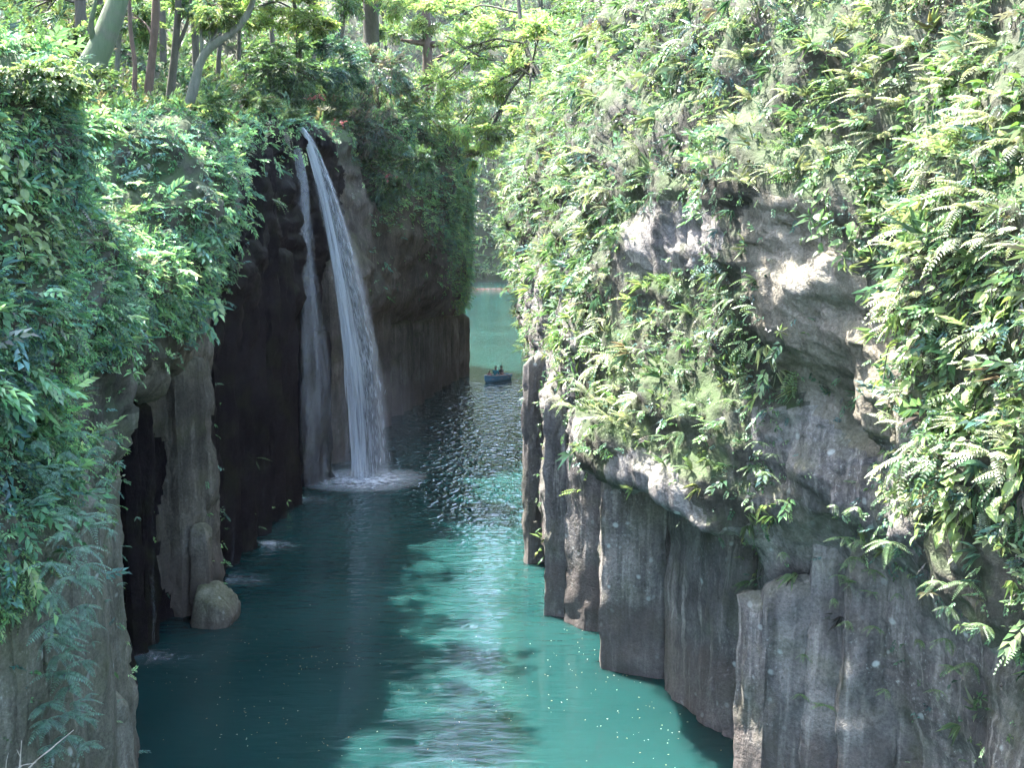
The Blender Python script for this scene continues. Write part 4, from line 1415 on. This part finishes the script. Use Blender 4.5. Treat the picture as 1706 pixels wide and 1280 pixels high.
# ------------------------------------------------------------------ boulder at the foot of the pillar
def boulder():
    c = W(345, 1042)
    n, m = 48, 32
    u = np.linspace(0, 2 * math.pi, n, endpoint=False)
    w = np.linspace(0, math.pi, m)
    U, Wv = np.meshgrid(u, w, indexing='ij')
    D = np.stack((np.cos(U) * np.sin(Wv), np.sin(U) * np.sin(Wv), np.cos(Wv)), -1)
    # faceted: support of a few cutting planes
    pl = [((-.1, -.2, 1), .92), ((.75, -.25, .62), .62), ((.95, -.1, -.1), .86), ((-.9, -.2, .2), .80), ((-.3, -1, .25), .78), ((.5, -.8, .3), .80), ((0, 1, .2), .8), ((.2, -.5, .8), .80), ((0, 0, -1), .7)]
    r = np.full(U.shape, 9.0)
    for nn, h in pl:
        nn = np.array(nn) / np.linalg.norm(nn)
        dt = D @ nn
        r = np.minimum(r, np.where(dt > .05, h / np.maximum(dt, .05), 9))
    r = np.minimum(r, 1.15) * .85 + .15 * .86
    V = D * (r + .05 * fbm(D * 2.2, 4, 4))[..., None] * np.array((.80, .78, .86))
    V = V.reshape(-1, 3) + np.array((0.15, 0.3, .34))
    i = np.arange(n)[:, None] * m
    k = ((np.arange(n) + 1) % n)[:, None] * m
    j = np.arange(m - 1)[None]
    Fq = np.stack((i + j, i + j + 1, k + j + 1, k + j), -1).reshape(-1, 4)
    o = obj('boulder', mesh('boulder', V, Fq), M['rock_near_left'], None, tuple(c))
    tag(o, 'rounded grey brown boulder in the water at the foot of the lit pillar', 'boulder')


boulder()


# ------------------------------------------------------------------ ferns and broad-leaved plants one can tell apart
def mesh_tpl(name, t, colr, rg):
    lv = 1 + .2 * rg.normal(size=(t.n, 1)) + .06 * rg.normal(size=(t.n, 3))
    return mesh(name, t.V, t.T, False, np.clip(np.array(colr) * lv[t.ids], .005, .9))


FG = np.random.default_rng(400)
FRM = {}
for key, colr in (('pale', (.30, .33, .22)), ('green', (.12, .19, .08)), ('blue', (.15, .27, .20))):
    FRM[key] = []
    for t in FRONDS:
        me = mesh_tpl('frond', t, colr, FG)
        me.materials.append(M['leaf_pale' if key == 'pale' else 'leaf'])
        FRM[key].append(me)
LEAFT = []
for key, colr in (('lime', (.19, .26, .09)), ('green', (.09, .18, .045))):
    for s in range(2):
        # broad pointed leaf with a midrib crease
        V = np.array(((0, 0, 0), (.12, .2, .05), (.38, .31, .09), (.7, .2, .03), (1, 0, -.16), (.7, -.2, .03), (.38, -.31, .09), (.12, -.2, .05), (.38, 0, 0), (.7, 0, -.04)))
        T = np.array(((0, 8, 1), (1, 8, 2), (2, 8, 9), (2, 9, 3), (3, 9, 4), (0, 7, 8), (7, 6, 8), (6, 9, 8), (6, 5, 9), (5, 4, 9)))
        me = mesh('leaf', V, T, False, np.clip(np.array(colr) * (1 + .1 * FG.normal(size=(10, 1))), .01, .9))
        me.materials.append(M['leaf'])
        LEAFT.append(me)


def surf_at(G, N, px, py, dmax=60):
    """nearest visible point of a cliff grid under a photograph pixel"""
    X, Y = proj(G)
    e = (X - px) ** 2 + (Y - py) ** 2
    e = np.where((e < 14 ** 2) & (G[..., 1] < dmax) & (G[..., 1] > 8), G[..., 1] + e * .004, 1e9)
    k = np.unravel_index(np.argmin(e), e.shape)
    return (G[k], N[k]) if e[k] < 1e8 else (None, None)


def orient(x, up):
    x = Vector(x).normalized()
    y = Vector(up).cross(x).normalized()
    zz = x.cross(y)
    return Matrix((x, y, zz)).transposed().to_4x4()


def fern(G, N, px, py, size, key, label, group, k=6, push=0.0):
    p, nn = surf_at(G, N, px, py)
    if p is None:
        return
    if push:                                  # rooted in the columns that stand in front of the wall
        if G is PL:
            p = p + np.array((push, 0, 0))
        else:
            p = p + nrm((np.array((0, 0, CAMZ)) - p)[None])[0] * push
        nn = nrm((nn + np.array((0, -.8, 0)))[None])[0]
    o = empty('fern', tuple(p), label, 'fern', group)
    side = np.cross(nn, (0, 0, 1.))
    for i in range(k):
        a = FG.uniform(-1.2, 1.2)
        x = nn * math.cos(a) + side * math.sin(a) + np.array((0, 0, FG.uniform(-.3, .35)))
        f = obj('frond', FRM[key][FG.integers(4)], None, o)
        f.matrix_local = orient(x, (0.1 * FG.normal(), 0.1 * FG.normal(), 1)) @ Matrix.Scale(size * FG.uniform(.65, 1.1), 4)


def leafy(G, N, px, py, size, kk, label, group, n=9):
    p, nn = surf_at(G, N, px, py)
    if p is None:
        return
    o = empty('leafy_vine', tuple(p), label, 'vine', group)
    side = nrm(np.cross(nn, (0, 0, 1.))[None])[0]
    pts = resample([(0, 0, 0), nn * .16 + np.array((0, 0, .03)), nn * .22 + side * FG.uniform(-.2, .2) + np.array((0, 0, -.3)), nn * .2 + side * FG.uniform(-.3, .3) + np.array((0, 0, -.62))], 10)
    V, T = tube(pts, np.linspace(.012, .005, 10), 4, False)
    obj('stem', mesh('stem', V, T), M['bark'], o)
    for i in range(n):
        q = pts[1 + i % 9] + FG.normal(size=3) * .04
        x = nn * FG.uniform(.3, 1) + side * FG.uniform(-1, 1) + np.array((0, 0, FG.uniform(-1.0, -.1)))
        f = obj('leaf', LEAFT[kk * 2 + FG.integers(2)], None, o)
        f.matrix_local = Matrix.Translation(q) @ orient(x, nn * .8 + np.array((0, 0, .7)) + FG.normal(size=3) * .25) @ Matrix.Scale(size * FG.uniform(.7, 1.25), 4)


def spread(n, boxes, seed):
    rg = np.random.default_rng(seed)
    out = []
    while len(out) < n:
        b_ = boxes[rg.integers(len(boxes))]
        q = (rg.uniform(b_[0], b_[1]), rg.uniform(b_[2], b_[3]))
        if all((q[0] - r[0]) ** 2 + (q[1] - r[1]) ** 2 > 26 ** 2 for r in out):
            out.append(q)
    return out


for q in spread(46, [(1460, 1706, 330, 660), (1500, 1706, 650, 860)], 1):
    fern(PR, NR2, q[0], q[1], FG.uniform(.32, .66), 'pale', 'pale fern arching from the sunlit near right wall', 'pale ferns on the near right wall')
for q in spread(40, [(1200, 1480, 40, 310), (1480, 1706, 60, 330)], 2):
    fern(PR, NR2, q[0], q[1], FG.uniform(.38, .7), 'pale', 'pale fern high up on the right wall', 'pale ferns high on the right wall')
for q in spread(30, [(950, 1010, 250, 700), (1010, 1060, 560, 740)], 3):
    fern(PR, NR2, q[0], q[1], FG.uniform(.42, .75), 'pale', 'fern on the sunlit left edge of the right wall bulge', 'ferns on the right wall edge')
for q in spread(26, [(1050, 1260, 440, 800)], 4):
    fern(PR, NR2, q[0], q[1], FG.uniform(.35, .6), 'green', 'small green fern on the shaded middle of the right wall', 'small ferns on the shaded right wall')
for q in spread(34, [(1230, 1300, 720, 1000), (1380, 1500, 840, 1000), (1330, 1480, 900, 1180), (1530, 1650, 960, 1180)], 5):
    fern(PR, NR2, q[0], q[1], FG.uniform(.2, .42), 'green', 'small fern growing in a joint of the near right columns', 'ferns in the near right columns', 5, .62)
for q in spread(16, [(70, 205, 830, 1240)], 15):
    fern(PL, NL2, q[0], q[1], FG.uniform(.12, .24), 'blue', 'tiny fern tuft on the bare columns of the near left wall', 'fern tufts on the near left columns', 5, .5)
for q in spread(16, [(0, 130, 700, 860)], 6):
    fern(PL, NL2, q[0], q[1], FG.uniform(.3, .5), 'blue', 'blue green fern on the near left wall', 'ferns on the near left wall', 6, .4)
for q in spread(30, [(-10, 66, 850, 1250)], 16):
    fern(PL, NL2, q[0], q[1], FG.uniform(.34, .6), 'blue', 'feathery blue green fern down the left edge of the near wall', 'ferns down the left edge', 8, .8)
for q in spread(34, [(1480, 1706, 380, 860)], 7):
    leafy(PR, NR2, q[0], q[1], FG.uniform(.15, .22), 0, 'lime green broad leaved vine hanging on the near right wall', 'broad leaved vines on the near right wall')
for q in spread(24, [(1360, 1500, 250, 380), (1500, 1706, 60, 300)], 8):
    leafy(PR, NR2, q[0], q[1], FG.uniform(.16, .24), 1, 'broad leaved vine on the upper right wall', 'broad leaved vines on the upper right wall')
for q in spread(18, [(0, 80, 180, 420)], 9):
    leafy(PL, NL2, q[0], q[1], FG.uniform(.14, .2), 0, 'glossy broad leaved vine at the left edge', 'broad leaved vines at the left edge')


def bare_branch():
    o = empty('bare_branch', tuple(P(20, 1290, 13.2)), 'bare pale dead branch at the bottom left corner', 'branch')
    r = np.array(o.location)
    parts = []
    for pts, w in (([(30, 1300, 13), (60, 1268, 13), (95, 1240, 13.1), (123, 1217, 13.2)], .011), ([(32, 1290, 13), (34, 1262, 13), (36, 1235, 13)], .012), ([(10, 1300, 13), (10, 1272, 13), (14, 1255, 13)], .007), ([(60, 1268, 13), (85, 1250, 13), (92, 1243, 13.1)], .006), ([(34, 1262, 13), (28, 1250, 13)], .006), ([(20, 1290, 13), (36, 1276, 13), (60, 1272, 13)], .008)):
        parts.append(tube(resample([P(*q) for q in pts], 10) - r, np.linspace(w, w * .35, 10), 6))
    V, T = join(parts)
    obj('twigs', mesh('twigs', V, T), plain_mat('dead_wood', (.42, .37, .3), .8), o)


bare_branch()


# ------------------------------------------------------------------ floating leaves on the water
def flotsam():
    rg = np.random.default_rng(71)
    pts = []
    for px, py, sx, sy, n in ((560, 1100, 60, 14, 90), (470, 1200, 70, 60, 140), (900, 1120, 90, 50, 120), (1050, 1180, 70, 60, 140), (1000, 1100, 60, 40, 60), (620, 1000, 50, 45, 50), (400, 1090, 100, 70, 120), (700, 1180, 160, 60, 130), (330, 1130, 50, 50, 50), (1090, 1225, 50, 40, 80)):
        for _ in range(int(n * .3)):
            pts.append(W(px + rg.normal() * sx, min(1300, py + rg.normal() * sy)))
    pts = np.array(pts) + np.array((0, 0, .012))
    n = len(pts)
    a = rg.uniform(0, 6.28, n)
    R = np.stack((np.stack((np.cos(a), np.sin(a), 0 * a), 1), np.stack((-np.sin(a), np.cos(a), 0 * a), 1), np.tile((0, 0, 1.), (n, 1))), 1)
    V0, T0 = leaf_tpl(1, .55, .05, -.03)
    t = Tpl(V0, T0, np.zeros(4, dtype=int))
    colr = np.array(((.42, .38, .28), (.40, .28, .12), (.5, .48, .4), (.35, .22, .1)))[rg.integers(4, size=n)]
    V, T, C = foliage([t], pts, R, rg.uniform(.022, .055, n), colr, rg, .1)
    o = obj('floating_leaves', mesh('floating_leaves', V, T, False, C), M['leaf'])
    o['kind'] = 'stuff'
    o['label'] = 'fallen leaves drifting on the water'


flotsam()


# ------------------------------------------------------------------ rowing boat and its people
M['hull'] = plain_mat('hull', (.22, .52, .72), .35, 0, .08)
M['boat_in'] = plain_mat('boat_in', (.16, .30, .36), .5, 0, .1)
M['rim'] = plain_mat('rim', (.75, .75, .74), .4, 0, .05)
M['oar'] = plain_mat('oar', (.30, .24, .18), .5)
M['skin'] = plain_mat('skin', (.50, .30, .22), .55, 0, .06)
M['teal_cloth'] = plain_mat('teal_cloth', (.04, .36, .44), .8)
M['dark_cloth'] = plain_mat('dark_cloth', (.025, .022, .04), .8)
M['pink_cloth'] = plain_mat('pink_cloth', (.52, .22, .22), .8)
M['denim'] = plain_mat('denim', (.05, .06, .1), .85)
M['hair_brown'] = plain_mat('hair_brown', (.05, .025, .015), .6)
M['hair_black'] = plain_mat('hair_black', (.012, .011, .014), .5)


def boat():
    c = W(827, 634.5)
    yaw = math.radians(50)
    o = empty('rowing_boat', tuple(c), 'blue rowing boat with a white rim carrying three people', 'boat')
    o.rotation_euler = (0, 0, yaw)
    L, Bm, H = 2.9, 1.15, .42
    n, m = 30, 15
    s = np.linspace(0, 1, n)
    # plan half-width: pointed bow at -x, square stern at +x
    hw = Bm / 2 * np.clip(1 - (1 - np.clip(s / .55, 0, 1)) ** 2.2, 0.02, 1) * (1 - .16 * np.clip((s - .6) / .4, 0, 1) ** 2)
    sheer = H + .16 * (1 - s) ** 3 + .05 * s ** 3
    keel = -.10 + .30 * np.clip(1 - s / .16, 0, 1) ** 2

    def shell(inset):
        a = np.linspace(-1, 1, m)
        V = np.zeros((n, m, 3))
        for i in range(n):
            w = max(hw[i] - inset, .01)
            V[i, :, 0] = (s[i] - .5) * L * (1 - inset * .6) + 0.0
            V[i, :, 1] = w * np.sign(a) * np.abs(a) ** .55
            V[i, :, 2] = (keel[i] + inset) + (sheer[i] - keel[i] - inset) * np.abs(a) ** 2.4
        return V
    A = shell(0)
    T = grid_faces(n, m)
    st = A[-1]
    V = np.vstack((A.reshape(-1, 3), st, st.mean(0)[None]))
    k = n * m
    stern = np.array([(k + i, k + i + 1, k + m, k + m) for i in range(m - 1)])
    tri = np.vstack((T[:, [0, 1, 2]], T[:, [0, 2, 3]], stern[:, :3], np.array([[k + m - 1, k, k + m]])))
    obj('hull', mesh('hull', V, tri), M['hull'], o)
    I = shell(.05)
    obj('lining', mesh('lining', I.reshape(-1, 3), np.vstack((T[:, [0, 2, 1]], T[:, [0, 3, 2]]))), M['boat_in'], o)
    rim = np.vstack((A[:, 0], A[-1, 1:-1][[0, -1]], A[::-1, -1], A[:1, 0]))
    V, T2 = tube(resample(rim + np.array((0, 0, .012)), 90), .035, 6)
    obj('gunwale', mesh('gunwale', V, T2), M['rim'], o)
    for x, w in ((-.85, .42), (.05, .56), (.85, .55)):
        b_ = bmesh.new()
        bmesh.ops.create_cube(b_, size=1, matrix=Matrix.Translation((x, 0, .24)) @ Matrix.Diagonal((.24, 2 * w, .04, 1)))
        bmesh.ops.bevel(b_, geom=b_.edges[:], offset=.012, segments=1)
        me = bpy.data.meshes.new('seat')
        b_.to_mesh(me)
        b_.free()
        obj('seat', me, M['rim'], o)
    for sd in (-1, 1):
        pts = [np.array((.42, sd * .30, .66)), np.array((.52, sd * .64, .50)), np.array((.86, sd * 1.65, .04))]
        d = nrm((pts[2] - pts[1])[None])[0]
        V1 = tube(resample(pts, 10), .022, 6)
        tip = pts[2]
        pr = nrm(np.cross(d, (0, 0, 1.))[None])[0]
        hh = np.cross(pr, d) * .012
        bl = np.array([tip - pr * .03, tip + pr * .03, tip + d * .2 + pr * .075, tip + d * .5 + pr * .07, tip + d * .5 - pr * .07, tip + d * .2 - pr * .075])
        Vb = np.vstack((bl - hh, bl + hh))
        Tb = [(0, 1, 2), (0, 2, 5), (5, 2, 3), (5, 3, 4), (6, 8, 7), (6, 11, 8), (11, 9, 8), (11, 10, 9)] + [t for i in range(6) for t in ((i, (i + 1) % 6, 6 + (i + 1) % 6), (i, 6 + (i + 1) % 6, 6 + i))]
        oar = obj('oar', mesh('oar', *V1), M['oar'], o)
        obj('blade', mesh('blade', Vb, np.array(Tb)), M['oar'], oar)
    return c, yaw


def skin_mesh(name, verts, edges, mat, parent, sub=2):
    me = bpy.data.meshes.new(name)
    me.from_pydata([v[:3] for v in verts], edges, [])
    ob = obj(name, me, mat, parent)
    md = ob.modifiers.new('skin', 'SKIN')
    if not me.skin_vertices:
        me.skin_vertices.new()
    for i, v in enumerate(verts):
        r = v[3]
        me.skin_vertices[0].data[i].radius = (r, r) if np.isscalar(r) else r
        me.skin_vertices[0].data[i].use_root = (i == 0)
    md.use_smooth_shade = True
    sb = ob.modifiers.new('subsurf', 'SUBSURF')
    sb.levels = sb.render_levels = sub
    return ob


def person(label, loc, rz, scale, top, legs, hair, lean=0.0, arms=None, hairlen=.0):
    o = empty('person', tuple(loc), label, 'person')
    o.rotation_euler = (0, 0, rz)
    o.scale = (scale,) * 3
    x = lean
    wr = arms or (.34, .26, .27)
    V = [(0, 0, .10, .125), (x * .4, 0, .32, (.12, .14)), (x * .8, 0, .50, (.125, .16)), (x, 0, .635, .055), (x + .015, 0, .70, .07), (x + .03, 0, .785, (.095, .085)), (x + .025, 0, .875, .06), (x + .125, 0, .765, .018)]
    E = [(0, 1), (1, 2), (2, 3), (3, 4), (4, 5), (5, 6), (5, 7)]
    arm = {}
    for s in (-1, 1):
        k = len(V)
        V += [(x * .85, s * .19, .545, .062), (x + .08, s * .25, .33, .046), (x + wr[0], s * wr[1] * .7, wr[2], .032), (x + wr[0] + .07, s * wr[1] * .6, wr[2], (.022, .04))]
        E += [(2, k), (k, k + 1), (k + 1, k + 2), (k + 2, k + 3)]
        arm[s] = (k, k + 1, k + 2)
        for f, (dy, ln) in enumerate(((-.03, .05), (-.01, .062), (.01, .06), (.028, .045))):
            V += [(x + wr[0] + .11 + ln * .4, s * wr[1] * .6 + dy, wr[2] - .012, .011), (x + wr[0] + .10 + ln, s * wr[1] * .6 + dy, wr[2] - .04, .009)]
            q = len(V)
            E += [(k + 3, q - 2), (q - 2, q - 1)]
        V += [(x + wr[0] + .05, s * wr[1] * .6 - s * .05, wr[2] + .0, .011), (x + wr[0] + .09, s * wr[1] * .6 - s * .06, wr[2] - .02, .009)]
        q = len(V)
        E += [(k + 2, q - 2), (q - 2, q - 1)]
    leg = {}
    for s in (-1, 1):
        k = len(V)
        V += [(.03, s * .10, .085, .085), (.42, s * .13, .13, .062), (.46, s * .13, -.20, .045), (.47, s * .13, -.26, .04), (.58, s * .13, -.275, .033)]
        E += [(0, k), (k, k + 1), (k + 1, k + 2), (k + 2, k + 3), (k + 3, k + 4)]
        leg[s] = k
    skin_mesh('body', V, E, M['skin'], o)
    g = .018
    TV = [(0, 0, .12, .135), (x * .4, 0, .32, (.14, .16)), (x * .8, 0, .50, (.145, .175)), (x * .97, 0, .60, .085)]
    TE = [(0, 1), (1, 2), (2, 3)]
    for s in (-1, 1):
        k = len(TV)
        a = arm[s]
        TV += [V[a[0]][:3] + (.082,), V[a[1]][:3] + (.066,), tuple(.5 * (V[a[1]][i] + V[a[2]][i]) for i in range(3)) + (.052,)]
        TE += [(2, k), (k, k + 1), (k + 1, k + 2)]
    skin_mesh('shirt', TV, TE, M[top], o)
    LV = [(0, 0, .10, .135)]
    LE = []
    for s in (-1, 1):
        k = len(LV)
        b_ = leg[s]
        LV += [V[b_][:3] + (.10,), V[b_ + 1][:3] + (.08,), V[b_ + 2][:3] + (.062,)]
        LE += [(0, k), (k, k + 1), (k + 1, k + 2)]
    skin_mesh('trousers', LV, LE, M[legs], o)
    HV = [(x + .0, 0, .86, .085), (x - .03, 0, .80, .09), (x - .04, 0, .72 - hairlen, .062), (x + .07, 0, .885, .045)]
    skin_mesh('hair', HV, [(0, 1), (1, 2), (0, 3)], M[hair], o)
    return o


bc, byaw = boat()
br = Matrix.Rotation(byaw, 3, 'Z')


def in_boat(x, y, zz):
    return Vector(bc) + br @ Vector((x, y, zz))


person('person in a turquoise top sitting amidships in the boat', in_boat(.0, .12, .27), byaw + .2, .95, 'teal_cloth', 'denim', 'hair_brown', .06)
person('person in dark clothes sitting nearest the stern holding the oars', in_boat(.72, .0, .27), byaw + math.pi, .98, 'dark_cloth', 'dark_cloth', 'hair_black', .10, (.30, .5, .34), .04)
person('small person in pink sitting low at the bow', in_boat(-.86, .0, .27), byaw + .3, .7, 'pink_cloth', 'pink_cloth', 'hair_brown', .02)


def float_line():
    o = empty('float_line', (-12, 229.5, 0), 'red float line stretched across the far end of the water', 'float line')
    t = np.linspace(-55, 60, 120)
    pts = np.stack((t, .8 * np.sin(t * .05), .07 + .03 * np.sin(t * 1.7)), 1)
    V, T = tube(pts, .028, 5)
    obj('rope', mesh('rope', V, T), plain_mat('rope', (.5, .16, .10), .7), o)
    mt = plain_mat('float', (.60, .25, .2), .5)
    mw = plain_mat('float_white', (.8, .76, .72), .5)
    a = np.linspace(0, math.pi, 9)
    fl = []
    for mm in (mt, mw):
        V, T = tube(np.stack((-.42 * np.cos(a), 0 * a, 0 * a), 1), np.maximum(.05 * np.sin(a) ** .6, .025), 8)
        me = mesh('float', V, T)
        me.materials.append(mm)
        fl.append(me)
    for i, xx in enumerate(np.arange(-8, 22, 1.15)):
        f = obj('float', fl[0], None, o)
        f.location = (xx, .8 * math.sin(xx * .05), .08)


float_line()


# ------------------------------------------------------------------ air in the gorge
def haze():
    b_ = bmesh.new()
    bmesh.ops.create_cube(b_, size=1, matrix=Matrix.Translation((0, 180, 55.5)) @ Matrix.Diagonal((420, 480, 117, 1)))
    me = bpy.data.meshes.new('haze')
    b_.to_mesh(me)
    b_.free()
    n = NT('haze')
    v = n.n('VolumePrincipled', Density=HAZE, Anisotropy=0.25)
    v.inputs['Color'].default_value = (.86, .93, 1.0, 1)
    n.t.links.new(v.outputs[0], n.out.inputs['Volume'])
    o = obj('haze', me, n.m)
    o['kind'] = 'stuff'
    o['label'] = 'thin bluish haze in the gorge'


HAZE = 0.00007
haze()
